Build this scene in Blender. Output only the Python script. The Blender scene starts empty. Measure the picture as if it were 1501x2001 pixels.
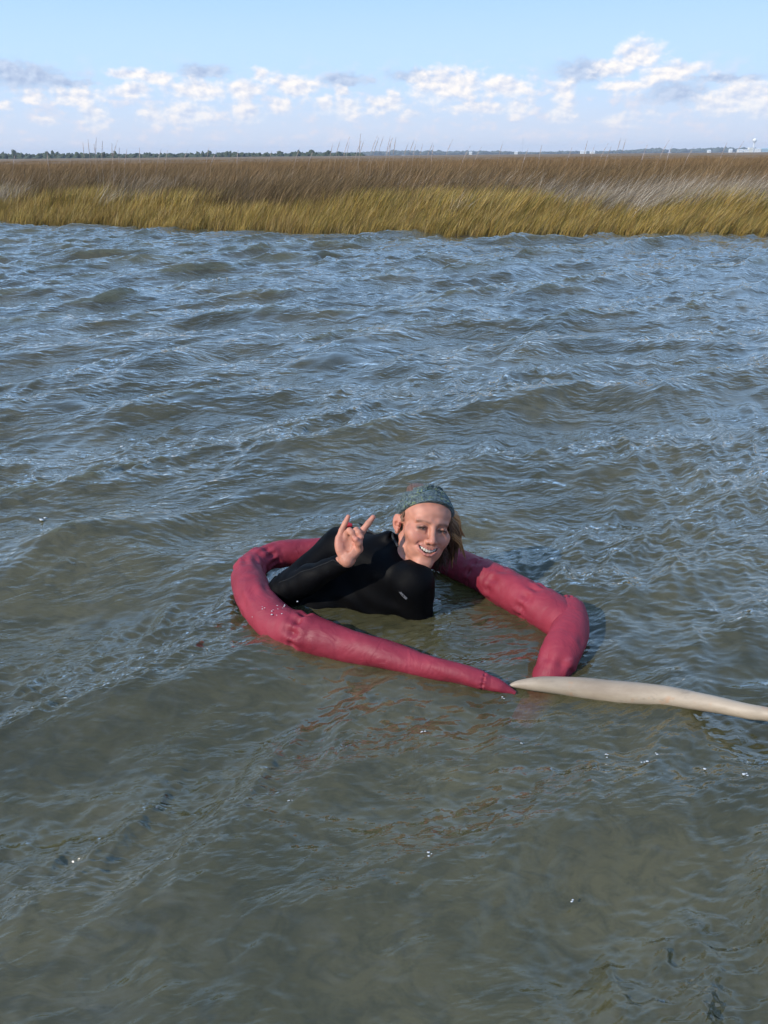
import bpy, bmesh, math, random
import numpy as np
from mathutils import Matrix, Vector

rad = math.radians
scene = bpy.context.scene

# ---------------------------------------------------------------- camera
cam_data = bpy.data.cameras.new("camera")
cam_data.sensor_fit = 'HORIZONTAL'
cam_data.sensor_width = 36.0
cam_data.lens = 36.0 * 1500 / 1501
cam_data.clip_start = 0.05
cam_data.clip_end = 20000
cam = bpy.data.objects.new("camera", cam_data)
scene.collection.objects.link(cam)
cam.matrix_world = (Matrix.Translation((0, 0, 1.22)) @ Matrix.Rotation(rad(90 - 24.93), 4, 'X')
                    @ Matrix.Rotation(rad(-0.5), 4, 'Z'))
scene.camera = cam

# ---------------------------------------------------------------- render settings
scene.view_settings.view_transform = 'Standard'
scene.view_settings.look = 'None'
scene.view_settings.gamma = 1.0
scene.view_settings.use_curve_mapping = False
scene.view_settings.exposure = 1.1
scene.render.engine = 'CYCLES'
scene.cycles.use_denoising = True
scene.cycles.max_bounces = 7
scene.cycles.diffuse_bounces = 3
scene.cycles.glossy_bounces = 3
scene.cycles.transparent_max_bounces = 8
scene.cycles.volume_bounces = 0
scene.cycles.sample_clamp_indirect = 4.0
scene.cycles.caustics_reflective = False
scene.cycles.caustics_refractive = False

# ---------------------------------------------------------------- sun
SUN_AZ, SUN_EL = -124.0, 34.0          # azimuth from +Y towards +X, elevation (degrees)
sd = Vector((math.sin(rad(SUN_AZ)) * math.cos(rad(SUN_EL)), math.cos(rad(SUN_AZ)) * math.cos(rad(SUN_EL)), math.sin(rad(SUN_EL))))
sun_data = bpy.data.lights.new("sun", 'SUN')
sun_data.energy = 2.1
sun_data.angle = rad(0.5)
sun_data.color = (1.0, 0.93, 0.82)
sun = bpy.data.objects.new("sun", sun_data)
scene.collection.objects.link(sun)
sun.rotation_euler = sd.to_track_quat('Z', 'Y').to_euler()

# ---------------------------------------------------------------- node helper
class NT:
    """small expression helper round a node tree"""
    def __init__(self, tree):
        self.t = tree; self.n = tree.nodes; self.l = tree.links
    def new(self, typ, **kw):
        n = self.n.new(typ)
        for k, v in kw.items(): setattr(n, k, v)
        return n
    def put(self, sock, v):
        if isinstance(v, bpy.types.NodeSocket): self.l.new(v, sock)
        elif v is not None:
            if isinstance(v, (tuple, list)) and len(v) == 3 and sock.type == 'RGBA': v = (*v, 1.0)
            sock.default_value = v
    def m(self, op, a, b=None, c=None, clamp=False):
        n = self.new('ShaderNodeMath', operation=op, use_clamp=clamp)
        self.put(n.inputs[0], a); self.put(n.inputs[1], b); self.put(n.inputs[2], c)
        return n.outputs[0]
    def vm(self, op, a, b=None, c=None, out=0):
        n = self.new('ShaderNodeVectorMath', operation=op)
        self.put(n.inputs[0], a); self.put(n.inputs[1], b)
        if c is not None: self.put(n.inputs[2], c)
        return n.outputs[out]
    def step(self, x, a, b, lo=0.0, hi=1.0):
        n = self.new('ShaderNodeMapRange', interpolation_type='SMOOTHSTEP')
        self.put(n.inputs[0], x); self.put(n.inputs[1], a); self.put(n.inputs[2], b)
        self.put(n.inputs[3], lo); self.put(n.inputs[4], hi)
        return n.outputs[0]
    def mix(self, f, a, b, blend='MIX'):
        n = self.new('ShaderNodeMix', data_type='RGBA', blend_type=blend)
        self.put(n.inputs[0], f); self.put(n.inputs[6], a); self.put(n.inputs[7], b)
        return n.outputs[2]
    def noise(self, vec, scale, detail=4, rough=0.5, dist=0.0, out=0, dim='3D'):
        n = self.new('ShaderNodeTexNoise', noise_dimensions=dim)
        if vec is not None: self.put(n.inputs['Vector'], vec)
        n.inputs['Scale'].default_value = scale; n.inputs['Detail'].default_value = detail
        n.inputs['Roughness'].default_value = rough; n.inputs['Distortion'].default_value = dist
        return n.outputs[out]
    def xyz(self, x, y, z):
        n = self.new('ShaderNodeCombineXYZ')
        self.put(n.inputs[0], x); self.put(n.inputs[1], y); self.put(n.inputs[2], z)
        return n.outputs[0]
    def sep(self, v):
        n = self.new('ShaderNodeSeparateXYZ'); self.put(n.inputs[0], v); return n.outputs
    def mapping(self, v, scale=(1, 1, 1), rot=(0, 0, 0), loc=(0, 0, 0)):
        n = self.new('ShaderNodeMapping'); self.put(n.inputs[0], v)
        n.inputs['Scale'].default_value = scale; n.inputs['Rotation'].default_value = rot; n.inputs['Location'].default_value = loc
        return n.outputs[0]

# ---------------------------------------------------------------- sky
world = bpy.data.worlds.new("World")
scene.world = world
world.use_nodes = True
world.node_tree.nodes.clear()
w = NT(world.node_tree)
skyt = w.new('ShaderNodeTexSky', sky_type='NISHITA', sun_disc=False)
skyt.sun_elevation = rad(SUN_EL)
skyt.sun_rotation = rad(SUN_AZ)
skyt.altitude = 0.0
skyt.air_density = 1.0; skyt.dust_density = 0.15; skyt.ozone_density = 3.0
SKY_STRENGTH = 0.15
WHITE = [(-15.8, 4.71, 1.17, 0.25), (-14.1, 4.53, 1.0, 0.31), (-19.2, 3.46, 1.35, 0.39), (-15.8, 3.78, 1.09, 0.37), (-11.8, 3.87, 1.67, 0.52), (-8.8, 3.89, 1.15, 0.43), (-7.7, 4.76, 0.49, 0.34), (-5.6, 4.07, 1.33, 0.58), (-2.5, 3.76, 0.4, 0.26), (-3.7, 3.03, 0.5, 0.45), (-2.2, 2.87, 0.84, 0.6), (0.0, 3.01, 0.88, 0.48), (-12.5, 2.48, 1.49, 0.59), (-14.7, 2.44, 0.82, 0.5), (-8.9, 2.6, 0.99, 0.53), (-6.5, 3.01, 0.47, 0.44), (-18.4, 2.51, 0.67, 0.71), (-21.2, 2.04, 0.59, 0.25), (-21.8, 3.37, 0.75, 0.27), (-23.4, 2.88, 0.43, 0.25), (4.4, 4.14, 2.13, 0.79), (8.0, 4.0, 1.64, 0.52), (0.7, 3.15, 0.67, 0.48), (2.1, 2.48, 0.61, 0.24), (6.5, 2.73, 1.87, 0.33), (9.1, 2.75, 0.73, 0.53), (11.8, 3.58, 0.64, 0.52), (11.9, 2.27, 0.72, 0.59), (15.0, 4.8, 1.12, 0.5), (16.2, 5.42, 1.22, 0.74), (18.4, 4.53, 1.56, 0.41), (15.9, 3.83, 1.43, 0.34), (17.5, 2.31, 0.43, 0.23), (22.6, 3.02, 1.78, 0.72), (21.3, 2.7, 1.06, 0.5), (23.8, 2.52, 0.91, 0.5), (15.7, 1.88, 0.95, 0.35)]
GREY = [(-21.9, 4.45, 2.43, 0.59), (-22.8, 4.83, 1.13, 0.53), (-19.7, 4.15, 1.42, 0.3), (-11.3, 4.9, 1.41, 0.42), (-2.3, 4.46, 1.53, 0.35), (2.1, 4.66, 1.4, 0.38), (13.1, 4.77, 1.83, 0.62), (21.5, 4.09, 2.46, 0.22), (18.7, 3.41, 1.81, 0.56)]
tc = w.new('ShaderNodeTexCoord')
d = w.vm('NORMALIZE', tc.outputs['Generated'])
dx, dy, dz = w.sep(d)
az = w.m('MULTIPLY', w.m('ARCTAN2', dx, dy), 180 / math.pi)
el = w.m('MULTIPLY', w.m('ARCSINE', dz), 180 / math.pi)
ae = w.xyz(az, el, 0.0)
ae_s = w.mapping(ae, scale=(1.0, 1.6, 1.0))
n1 = w.noise(ae_s, 0.95, 7, 0.57)
n1b = w.noise(w.vm('ADD', ae_s, (-0.22, 0.35, 0.0)), 0.95, 7, 0.57)      # same field, nearer the sun
n2 = w.noise(ae_s, 0.33, 5, 0.55)
warp = w.vm('SCALE', w.vm('SUBTRACT', w.noise(ae_s, 0.9, 4, 0.6, out=1), (0.5, 0.5, 0.5)))
w.n[-1].inputs[3].default_value = 0.9
aew = w.vm('ADD', ae, w.vm('MULTIPLY', warp, (1.0, 0.55, 0.0)))
def blob_field(blobs):
    L = None
    for a0, e0, ww, hh in blobs:
        q = w.vm('MULTIPLY_ADD', aew, (1 / ww, 1 / hh, 0.0), (-a0 / ww, -e0 / hh, 0.0))
        ln = w.vm('LENGTH', q, out=1)
        L = ln if L is None else w.m('SMOOTH_MIN', L, ln, 0.25)
    return L
nn = w.m('SUBTRACT', n1, 0.5)
Lw = blob_field(WHITE); Lg = blob_field(GREY)
cw = w.step(w.m('ADD', Lw, w.m('MULTIPLY', nn, -2.5)), 1.75, 0.50)
cg = w.step(w.m('ADD', Lg, w.m('MULTIPLY', nn, -2.4)), 1.5, 0.5)
# thin milky veil and scattered puffs low over the horizon, all the way round
band = w.m('MULTIPLY', w.step(el, 6.5, 2.6), w.step(el, -0.5, 1.0))
puff = w.m('MULTIPLY', w.step(w.m('ADD', n1, w.m('MULTIPLY', n2, 0.8)), 0.84, 1.12), band)
side = w.step(w.m('ABSOLUTE', az), 26.0, 32.0)
band2 = w.m('MULTIPLY', w.step(el, 9.0, 5.0), w.step(el, 0.6, 2.2))
puff2 = w.m('MULTIPLY', w.m('MULTIPLY', w.step(w.m('ADD', n1, w.m('MULTIPLY', n2, 1.6)), 1.28, 1.5), band2), side)
lit = w.m('MULTIPLY_ADD', w.m('SUBTRACT', n1, n1b), 3.2, 0.62, clamp=True)
K = 1 / 2 ** 0.98
def kc(*c): return tuple(x * K for x in c)
cloud_w = w.mix(lit, kc(0.60, 0.67, 0.84), kc(1.02, 0.965, 0.92))
cloud_g = w.mix(lit, kc(0.36, 0.46, 0.67), kc(0.58, 0.67, 0.84))
cloud_p = w.mix(lit, kc(0.60, 0.67, 0.84), kc(0.84, 0.79, 0.84))
skyc = w.vm('SCALE', skyt.outputs[0]); w.n[-1].inputs[3].default_value = SKY_STRENGTH
# pale air near the horizon, carried far up to brighten water reflections
pale_sky = w.mix(w.step(el, 12.0, 5.0), kc(0.37, 0.63, 1.02), kc(0.53, 0.75, 1.02))
pale_sky = w.mix(w.step(el, 5.5, 0.3), pale_sky, kc(0.66, 0.73, 0.87))
col = w.mix(w.step(el, 62.0, 14.0), skyc, pale_sky)
col = w.mix(w.m('MULTIPLY', puff, 0.65), col, cloud_p)
col = w.mix(w.m('MULTIPLY', cg, 0.9), col, cloud_g)
col = w.mix(w.m('MULTIPLY', cw, w.step(el, 1.3, 4.2, 0.55, 0.97)), col, cloud_w)
col = w.mix(w.m('MULTIPLY', puff2, 0.9), col, cloud_w)
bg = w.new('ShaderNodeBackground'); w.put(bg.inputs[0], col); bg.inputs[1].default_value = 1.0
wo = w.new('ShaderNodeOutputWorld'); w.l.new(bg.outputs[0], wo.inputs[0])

# ---------------------------------------------------------------- generic helpers
def link(name, me, parent=None):
    o = bpy.data.objects.new(name, me); scene.collection.objects.link(o)
    if parent is not None: o.parent = parent
    return o
def tag(o, label=None, cat=None, group=None, kind=None):
    if label: o['label'] = label
    if cat: o['category'] = cat
    if group: o['group'] = group
    if kind: o['kind'] = kind
    return o
def fmesh(name, verts, faces, mat=None, smooth=True, cols=None):
    """fast mesh from an (n,3) array and an (m,3|4) array of faces; cols = per-vertex colours"""
    me = bpy.data.meshes.new(name)
    verts = np.asarray(verts, dtype=np.float32); faces = np.asarray(faces, dtype=np.int32)
    k = faces.shape[1]
    me.vertices.add(len(verts)); me.vertices.foreach_set('co', verts.ravel())
    me.loops.add(faces.size); me.loops.foreach_set('vertex_index', faces.ravel())
    me.polygons.add(len(faces))
    me.polygons.foreach_set('loop_start', np.arange(0, faces.size, k, dtype=np.int32))
    me.polygons.foreach_set('use_smooth', np.full(len(faces), smooth))
    me.update(calc_edges=True)
    if cols is not None:
        cols = np.asarray(cols, dtype=np.float32)
        if cols.shape[1] == 3: cols = np.hstack([cols, np.ones((len(cols), 1), np.float32)])
        a = me.color_attributes.new('Col', 'FLOAT_COLOR', 'POINT')
        a.data.foreach_set('color', cols.ravel())
    if mat: me.materials.append(mat)
    return me
def grid_faces(nu, nv, close_v=False):
    i = np.arange(nu - 1)[:, None]; j = np.arange(nv if close_v else nv - 1)[None, :]
    j2 = (j + 1) % nv
    return np.stack([i * nv + j, i * nv + j2, (i + 1) * nv + j2, (i + 1) * nv + j], -1).reshape(-1, 4)
def material(name):
    m = bpy.data.materials.new(name); m.use_nodes = True
    nt = NT(m.node_tree); b = nt.n['Principled BSDF']
    return m, nt, b
def simple(name, col, rough=0.6, noise_amt=0.15, nscale=8.0, **kw):
    m, t, b = material(name)
    tcn = t.new('ShaderNodeTexCoord')
    nz = t.noise(tcn.outputs['Object'], nscale, 4)
    c = t.mix(t.m('MULTIPLY', nz, 1.0), tuple(x * (1 - noise_amt) for x in col), tuple(min(1, x * (1 + noise_amt)) for x in col))
    t.put(b.inputs['Base Color'], c); b.inputs['Roughness'].default_value = rough
    for k, v in kw.items(): b.inputs[k].default_value = v
    return m
def fbm2(x, y, seed, scale, octaves=4):
    """cheap value noise made of sines"""
    r = np.random.RandomState(seed); out = np.zeros(np.broadcast(x, y).shape); amp = 1.0; tot = 0
    for o in range(octaves):
        for q in range(3):
            th = r.uniform(0, 6.283); k = scale * (2 ** o) * r.uniform(0.7, 1.3)
            out = out + amp * np.sin(k * (np.cos(th) * x + np.sin(th) * y) + r.uniform(0, 6.283)) / 3
        tot += amp; amp *= 0.5
    return out / tot * 1.6

# ---------------------------------------------------------------- water surface
def spectrum_tile(N, L, lmin, lmax, direction, spread, iso, seed, rms, chop):
    r = np.random.RandomState(seed)
    k1 = 2 * np.pi * np.fft.fftfreq(N, d=L / N)
    kx, ky = np.meshgrid(k1, k1, indexing='ij'); k = np.hypot(kx, ky); k[0, 0] = 1e9
    kmin, kmax = 2 * np.pi / lmax, 2 * np.pi / lmin
    P = k ** -3.6 * np.exp(-(kmin / k) ** 4) * np.exp(-(k / kmax) ** 2)
    cosd = (kx * np.cos(direction) + ky * np.sin(direction)) / k
    D = np.where(cosd > 0, np.abs(cosd) ** spread, 0) + iso
    A = np.sqrt(P * D) * (r.normal(size=(N, N)) + 1j * r.normal(size=(N, N))); A[0, 0] = 0
    h = np.real(np.fft.ifft2(A)); s = rms / h.std()
    X = np.real(np.fft.ifft2(-1j * kx / k * A)); Y = np.real(np.fft.ifft2(-1j * ky / k * A))
    return (h * s).astype(np.float32), (X * s * -chop).astype(np.float32), (Y * s * -chop).astype(np.float32), L, N
def sample(tile, x, y, rot=0.0):
    h, X, Y, L, N = tile
    c, s = math.cos(rot), math.sin(rot)
    xr, yr = (c * x + s * y), (-s * x + c * y)
    u = (xr / L % 1.0) * N; v = (yr / L % 1.0) * N
    i = np.floor(u).astype(int); j = np.floor(v).astype(int); fu = u - i; fv = v - j
    i %= N; j %= N; i1 = (i + 1) % N; j1 = (j + 1) % N
    out = []
    for F in (h, X, Y):
        out.append(F[i, j] * (1 - fu) * (1 - fv) + F[i1, j] * fu * (1 - fv) + F[i, j1] * (1 - fu) * fv + F[i1, j1] * fu * fv)
    H, DX, DY = out
    return H, c * DX - s * DY, s * DX + c * DY
WIND = rad(-57)
tile_a = spectrum_tile(512, 19.0, 0.36, 1.5, WIND, 7, 0.012, 11, 0.0260, 0.8)
tile_b = spectrum_tile(1024, 4.3, 0.035, 0.26, WIND + 0.25, 7, 0.012, 5, 0.0036, 0.35)
tile_c = spectrum_tile(512, 1.37, 0.012, 0.045, WIND + 0.1, 5, 0.02, 8, 0.0012, 0.1)
tile_d = spectrum_tile(512, 6.1, 0.11, 0.42, WIND + 0.2, 8, 0.008, 23, 0.0062, 0.45)
SHORE = np.array([(-400, 40), (-60, 23), (-20, 19.2), (-7.95, 17.0), (-5.56, 16.2), (-2.95, 14.9), (-1.12, 14.2), (1.32, 13.65), (3.85, 13.5), (6.37, 13.4), (20, 13.0), (60, 15), (400, 30)])
def shore_y(x):
    return np.interp(x, SHORE[:, 0], SHORE[:, 1]) + 0.10 * np.sin(x * 2.1 + 1) + 0.06 * np.sin(x * 5.3)
def water_disp(x, y):
    a = sample(tile_a, x, y); b = sample(tile_b, x, y, 0.35); c = sample(tile_c, x, y, -0.5); d4 = sample(tile_d, x, y, 0.1)
    dist = np.hypot(x, y)
    # sheltered water inside the float ring and right beside the swimmer
    ins = np.exp(-(((x - 0.08) / 0.42) ** 2 + ((y - 1.9) / 0.30) ** 2) ** 2)
    calm = 1 - 0.78 * ins
    calm_b = 1 - 0.35 * ins
    back_ = (a[1] * math.cos(WIND) + a[2] * math.sin(WIND)) / 0.0150          # > 0 on the backs of the waves
    back_ = back_ / (1 + 0.35 * np.abs(back_))
    g_ = 0.40 + 0.60 * back_ + 0.50 * fbm2(x, y, 4, 1.5, 3) + 0.02 * dist
    gust = 0.25 + 1.15 * np.clip(g_, 0, 1) ** 1.3 + 0.25 * np.clip(dist / 8, 0, 1)
    near = np.clip((5.5 - dist) / 3.0, 0, 1)
    bl = np.clip(1.0 + 0.03 * dist, 0, 1.3)
    out = []
    for q in range(3):
        out.append(a[q] * calm * bl + d4[q] * calm * (0.45 + 0.55 * gust) + b[q] * calm_b * gust * (1 + 0.35 * near) + c[q] * gust * near)
    return out
def water_z(x, y):
    return float(water_disp(np.array([x]), np.array([y]))[0][0])
hC = 1.22
ys = [0.35]
while ys[-1] < 19.5:
    Y = ys[-1]; ys.append(Y + min(0.034, max(0.0027, (Y * Y + hC * hC) / (hC * 767) * 1.05)))
while ys[-1] < 60: ys.append(ys[-1] * 1.03)
back = [-40, -25, -15, -9, -5, -3, -1.8, -1.0, -0.5, -0.15, 0.1, 0.22, 0.29]
ys = np.array(back + ys)
nu = 640
u = np.linspace(-1, 1, nu)
ext = 1 + np.cumsum(0.01 * 1.28 ** np.arange(26))
u = np.concatenate([-ext[::-1], u, ext])
wid = np.where(ys < 0.35, 0.55 * 0.35 + 0.75, 0.55 * ys + 0.75)
X0 = u[None, :] * wid[:, None]; Y0 = np.repeat(ys[:, None], len(u), 1)
H, DX, DY = water_disp(X0, Y0)
fade = np.clip((1.35 - np.abs(u))[None, :] / 0.3, 0, 1) * np.clip((Y0 - 0.1) / 0.3, 0, 1)
H *= fade; DX *= fade; DY *= fade
wv = np.stack([X0 + DX, Y0 + DY, H], -1).reshape(-1, 3)

m_water, t, b = material("water_surface")
t.n.remove(b)
geo = t.new('ShaderNodeNewGeometry'); pos = geo.outputs['Position']
wob = t.vm('MULTIPLY', t.vm('SUBTRACT', t.noise(pos, 2.2, 2, 0.5, out=1), (0.5, 0.5, 0.5)), (0.16, 0.16, 0.0))
posw = t.vm('ADD', pos, wob)
mp = t.mapping(t.mapping(posw, rot=(0, 0, rad(-34))), scale=(0.17, 1.0, 0.3))
mp1 = t.mapping(t.mapping(posw, rot=(0, 0, rad(-14))), scale=(0.20, 1.0, 0.3))
mp2 = t.mapping(t.mapping(posw, rot=(0, 0, rad(-24))), scale=(0.26, 1.0, 0.4))
r1 = t.noise(mp, 38.0, 2, 0.5, 0.3)
r2 = t.noise(mp1, 95.0, 2, 0.5, 0.2)
r3 = t.noise(mp2, 17.0, 2, 0.5, 0.3)
patch = t.step(t.noise(t.mapping(pos, scale=(0.7, 1.5, 1.0), rot=(0, 0, rad(0))), 2.4, 4, 0.6), 0.38, 0.58, 0.14, 1.0)
hgt = t.m('MULTIPLY', t.m('ADD', t.m('ADD', t.m('MULTIPLY', r1, 1.0), t.m('MULTIPLY', r2, 0.42)), t.m('MULTIPLY', r3, 1.9)), patch)
bmp = t.new('ShaderNodeBump'); bmp.inputs['Strength'].default_value = 1.0; bmp.inputs['Distance'].default_value = 0.0085
t.put(bmp.inputs['Height'], hgt)
cosi = t.m('ABSOLUTE', t.vm('DOT_PRODUCT', bmp.outputs[0], geo.outputs['Incoming'], out=1))
fres = t.m('MULTIPLY_ADD', t.m('POWER', t.m('SUBTRACT', 1.0, cosi, clamp=True), 3.6), 0.94, 0.055)
gl = t.new('ShaderNodeBsdfGlossy'); gl.inputs['Roughness'].default_value = 0.06; gl.inputs[0].default_value = (1, 1, 1, 1)
t.l.new(bmp.outputs[0], gl.inputs['Normal'])
mud = t.noise(pos, 1.1, 5, 0.6)
mud2 = t.noise(t.mapping(posw, scale=(1, 1.6, 1)), 11.0, 8, 0.75, 1.0)
dcol = t.mix(t.step(mud, 0.35, 0.68), (0.108, 0.100, 0.046), (0.205, 0.180, 0.088))
dcol = t.mix(t.m('MULTIPLY', t.step(mud2, 0.40, 0.66), 0.65), dcol, (0.066, 0.068, 0.036))
df = t.new('ShaderNodeBsdfDiffuse'); t.put(df.inputs[0], dcol)
upn = t.vm('NORMALIZE', t.vm('MULTIPLY_ADD', geo.outputs['Normal'], (0.22, 0.22, 0.22), (0.0, 0.0, 0.78))); t.put(df.inputs['Normal'], upn)   # light scattered within the turbid water
tr = t.new('ShaderNodeBsdfTransparent'); tr.inputs[0].default_value = (0.86, 0.86, 0.76, 1)
body = t.new('ShaderNodeMixShader'); body.inputs[0].default_value = 0.50
t.l.new(df.outputs[0], body.inputs[1]); t.l.new(tr.outputs[0], body.inputs[2])
sh = t.new('ShaderNodeMixShader'); t.l.new(fres, sh.inputs[0]); t.l.new(body.outputs[0], sh.inputs[1]); t.l.new(gl.outputs[0], sh.inputs[2])
t.l.new(sh.outputs[0], t.n['Material Output'].inputs[0])
va = t.new('ShaderNodeVolumeAbsorption'); va.inputs[0].default_value = (0.40, 0.44, 0.22, 1); va.inputs[1].default_value = 2.2
t.l.new(va.outputs[0], t.n['Material Output'].inputs[1])
water = link('water', fmesh('water', wv, grid_faces(len(ys), len(u)), m_water))
tag(water, 'choppy olive and blue shallow water of the bay', kind='structure')

# ---------------------------------------------------------------- ground: sea bed rising into the marsh flat
m_ground, t, b = material("marsh_mud")
geo = t.new('ShaderNodeNewGeometry')
gn = t.noise(geo.outputs['Position'], 3.0, 6, 0.6)
gn2 = t.noise(t.mapping(geo.outputs['Position'], scale=(1, 1.5, 1)), 9.0, 8, 0.72, 0.8)
sand = t.mix(t.step(gn2, 0.32, 0.66), (0.15, 0.135, 0.070), (0.38, 0.33, 0.20))
sand = t.mix(t.m('MULTIPLY', t.step(gn, 0.50, 0.62), 0.75), sand, (0.11, 0.11, 0.055))
flat_ = t.mix(gn, (0.045, 0.035, 0.02), (0.13, 0.10, 0.06))
px3 = t.sep(geo.outputs['Position'])
t.put(b.inputs['Base Color'], t.mix(t.step(px3[2], -0.30, -0.05), sand, flat_))
b.inputs['Roughness'].default_value = 0.85
gx = np.concatenate([-np.geomspace(5000, 14, 26), np.linspace(-12, 12, 97), np.geomspace(14, 5000, 26)])
gy = np.concatenate([[-2500, -900, -300, -100, -40, -15], np.linspace(-5, 11, 33), np.linspace(11.2, 20, 80), np.geomspace(20.5, 6000, 50)])
GX, GY = np.meshgrid(gx, gy, indexing='ij')
s = GY - shore_y(np.clip(GX, -390, 390))
gz = np.interp(s, [-14, -3, -1.2, 0.05, 0.8, 4], [-0.56, -0.54, -0.30, -0.02, 0.08, 0.12]) + 0.02 * fbm2(GX, GY, 9, 1.5, 3) * (np.abs(s) < 30)
link_ground = link('ground', fmesh('ground', np.stack([GX, GY, gz], -1).reshape(-1, 3), grid_faces(len(gx), len(gy))[:, ::-1], m_ground))
tag(link_ground, 'muddy bay bed and marsh flat reaching the horizon', kind='structure')
# ---------------------------------------------------------------- marsh grass
def attr_mat(name, rough=0.7, translucent=0.0):
    m, t, b = material(name)
    a = t.new('ShaderNodeVertexColor', layer_name='Col')
    oi = t.new('ShaderNodeObjectInfo')
    hv = t.new('ShaderNodeHueSaturation'); t.l.new(a.outputs[0], hv.inputs['Color'])
    t.put(hv.inputs['Value'], t.m('MULTIPLY_ADD', oi.outputs['Random'], 0.62, 0.62))
    t.l.new(hv.outputs[0], b.inputs['Base Color'])
    b.inputs['Roughness'].default_value = rough
    b.inputs['Specular IOR Level'].default_value = 0.25
    if translucent:
        tl = t.new('ShaderNodeBsdfTranslucent'); t.l.new(hv.outputs[0], tl.inputs[0])
        mx = t.new('ShaderNodeMixShader'); mx.inputs[0].default_value = translucent
        t.l.new(b.outputs[0], mx.inputs[1]); t.l.new(tl.outputs[0], mx.inputs[2])
        t.l.new(mx.outputs[0], t.n['Material Output'].inputs[0])
    return m
m_grass = attr_mat("dry_marsh_grass", 0.6, 0.18)
def blade_clump(seed, n, height, radius, lean, width, palette, flop=0.25, seg=4):
    r = np.random.RandomState(seed)
    V = []; F = []; Cc = []
    for q in range(n):
        h = height * r.uniform(0.6, 1.08); rr = radius * math.sqrt(r.rand()); th = r.uniform(0, 6.283)
        bx, by = rr * math.cos(th), rr * math.sin(th)
        ln = lean * r.uniform(0.55, 1.4) + r.normal() * flop * 0.35; ly = r.normal() * flop * 0.5
        fa = r.uniform(-0.9, 0.9); wx, wy = math.cos(fa) * width / 2, math.sin(fa) * width / 2
        c = np.array(palette[r.randint(len(palette))]) * r.uniform(0.8, 1.45)
        base = len(V)
        for k in range(seg + 1):
            f = k / seg; bend = f ** 1.7
            px = bx + h * ln * bend; py = by + h * ly * bend; pz = h * f * (1 - 0.22 * ln * ln * bend)
            ww = (1 - f) ** 0.6 if k < seg else 0.08
            V += [(px - wx * ww, py - wy * ww, pz), (px + wx * ww, py + wy * ww, pz)]
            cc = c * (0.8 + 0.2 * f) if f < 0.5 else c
            Cc += [cc, cc]
            if k: 
                o = base + 2 * (k - 1); F.append((o, o + 1, o + 3, o + 2))
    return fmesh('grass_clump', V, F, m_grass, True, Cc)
YEL = [(0.36, 0.235, 0.050), (0.42, 0.285, 0.080), (0.22, 0.18, 0.040), (0.29, 0.175, 0.055), (0.13, 0.125, 0.030), (0.40, 0.30, 0.13), (0.20, 0.13, 0.06), (0.32, 0.25, 0.06)]
TAN = [(0.40, 0.32, 0.22), (0.58, 0.51, 0.41), (0.34, 0.27, 0.18), (0.46, 0.39, 0.30), (0.22, 0.16, 0.10), (0.13, 0.10, 0.065), (0.52, 0.46, 0.37), (0.28, 0.20, 0.11)]
BRO = [(0.15, 0.095, 0.040), (0.24, 0.15, 0.062), (0.080, 0.055, 0.028), (0.32, 0.21, 0.095), (0.050, 0.038, 0.022), (0.12, 0.080, 0.038)]
RUS = [(0.20, 0.110, 0.045), (0.27, 0.16, 0.068), (0.13, 0.075, 0.034), (0.26, 0.17, 0.075)]
clump_coll = bpy.data.collections.new('grass_clump_sources')
src = []
for kind, (n, hgt_, rr, ln, wd, pal, flop) in enumerate([(46, 0.41, 0.15, 0.42, 0.0085, YEL, 0.5), (40, 0.78, 0.17, 0.75, 0.0075, TAN, 0.45),
                                                  (46, 1.00, 0.20, 0.52, 0.0085, BRO, 0.45), (60, 0.98, 0.45, 0.45, 0.014, RUS, 0.45)]):
    for q in range(5):
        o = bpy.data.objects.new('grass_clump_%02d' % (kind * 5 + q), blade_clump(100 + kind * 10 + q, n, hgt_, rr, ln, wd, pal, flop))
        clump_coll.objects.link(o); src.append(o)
rs = np.random.RandomState(3)
pts, var, rot, scl = [], [], [], []
def scatter(n, s0, s1, xr, kindf):
    # xr: half width as a function of y
    s = rs.uniform(s0, s1, n); f = rs.uniform(-1, 1, n)
    y0 = 14.5 + s; x = f * xr(y0); y = shore_y(x) + s
    for i in range(n):
        k, sc = kindf(x[i], y[i], s[i])
        if k is None: continue
        pts.append((x[i], y[i], float(np.interp(s[i], [-0.3, 0.05, 0.8, 4], [-0.12, -0.03, 0.07, 0.11])))); var.append(k * 5 + rs.randint(5)); rot.append(rs.normal() * 0.35); scl.append(sc)
hw = lambda y: 0.86 * y + 4.0
def pn(x, y, seed, sc): return float(fbm2(np.float64(x), np.float64(y), seed, sc, 3))
def front(x, y, s):
    return 0, rs.uniform(0.75, 1.15) * (0.72 + 0.28 * min(1, s / 0.5)) * (1 + 0.10 * pn(x, y, 21, 2.0))
scatter(3700, -0.10, 0.9, hw, front)
def mid(x, y, s):
    q = pn(x, y, 22, 0.9) + (0.5 if x > 0.8 else -0.25) + rs.normal() * 0.18
    yel = 1.25 * pn(x, y, 23, 0.8) + (1.2 if x < -6.0 else 0) + rs.normal() * 0.25 - 0.35 * (s - 1.2)
    if yel > 0.55 and s < 3.0: return 0, rs.uniform(1.0, 1.6)
    if s < 1.3 and rs.rand() < 0.25: return 0, rs.uniform(0.9, 1.2)
    if q > 0.0: return 1, rs.uniform(0.6, 1.1)
    return (1 if rs.rand() < 0.14 else 2), rs.uniform(0.50, 0.88)
scatter(5600, 0.7, 3.4, hw, mid)
def brown(x, y, s):
    if s < 5 and rs.rand() < 0.2: return 1, rs.uniform(0.9, 1.15)
    return (2 if rs.rand() < 0.7 else 3), rs.uniform(0.66, 1.0) * (0.93 + 0.06 * pn(x, y, 25, 0.5))
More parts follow.
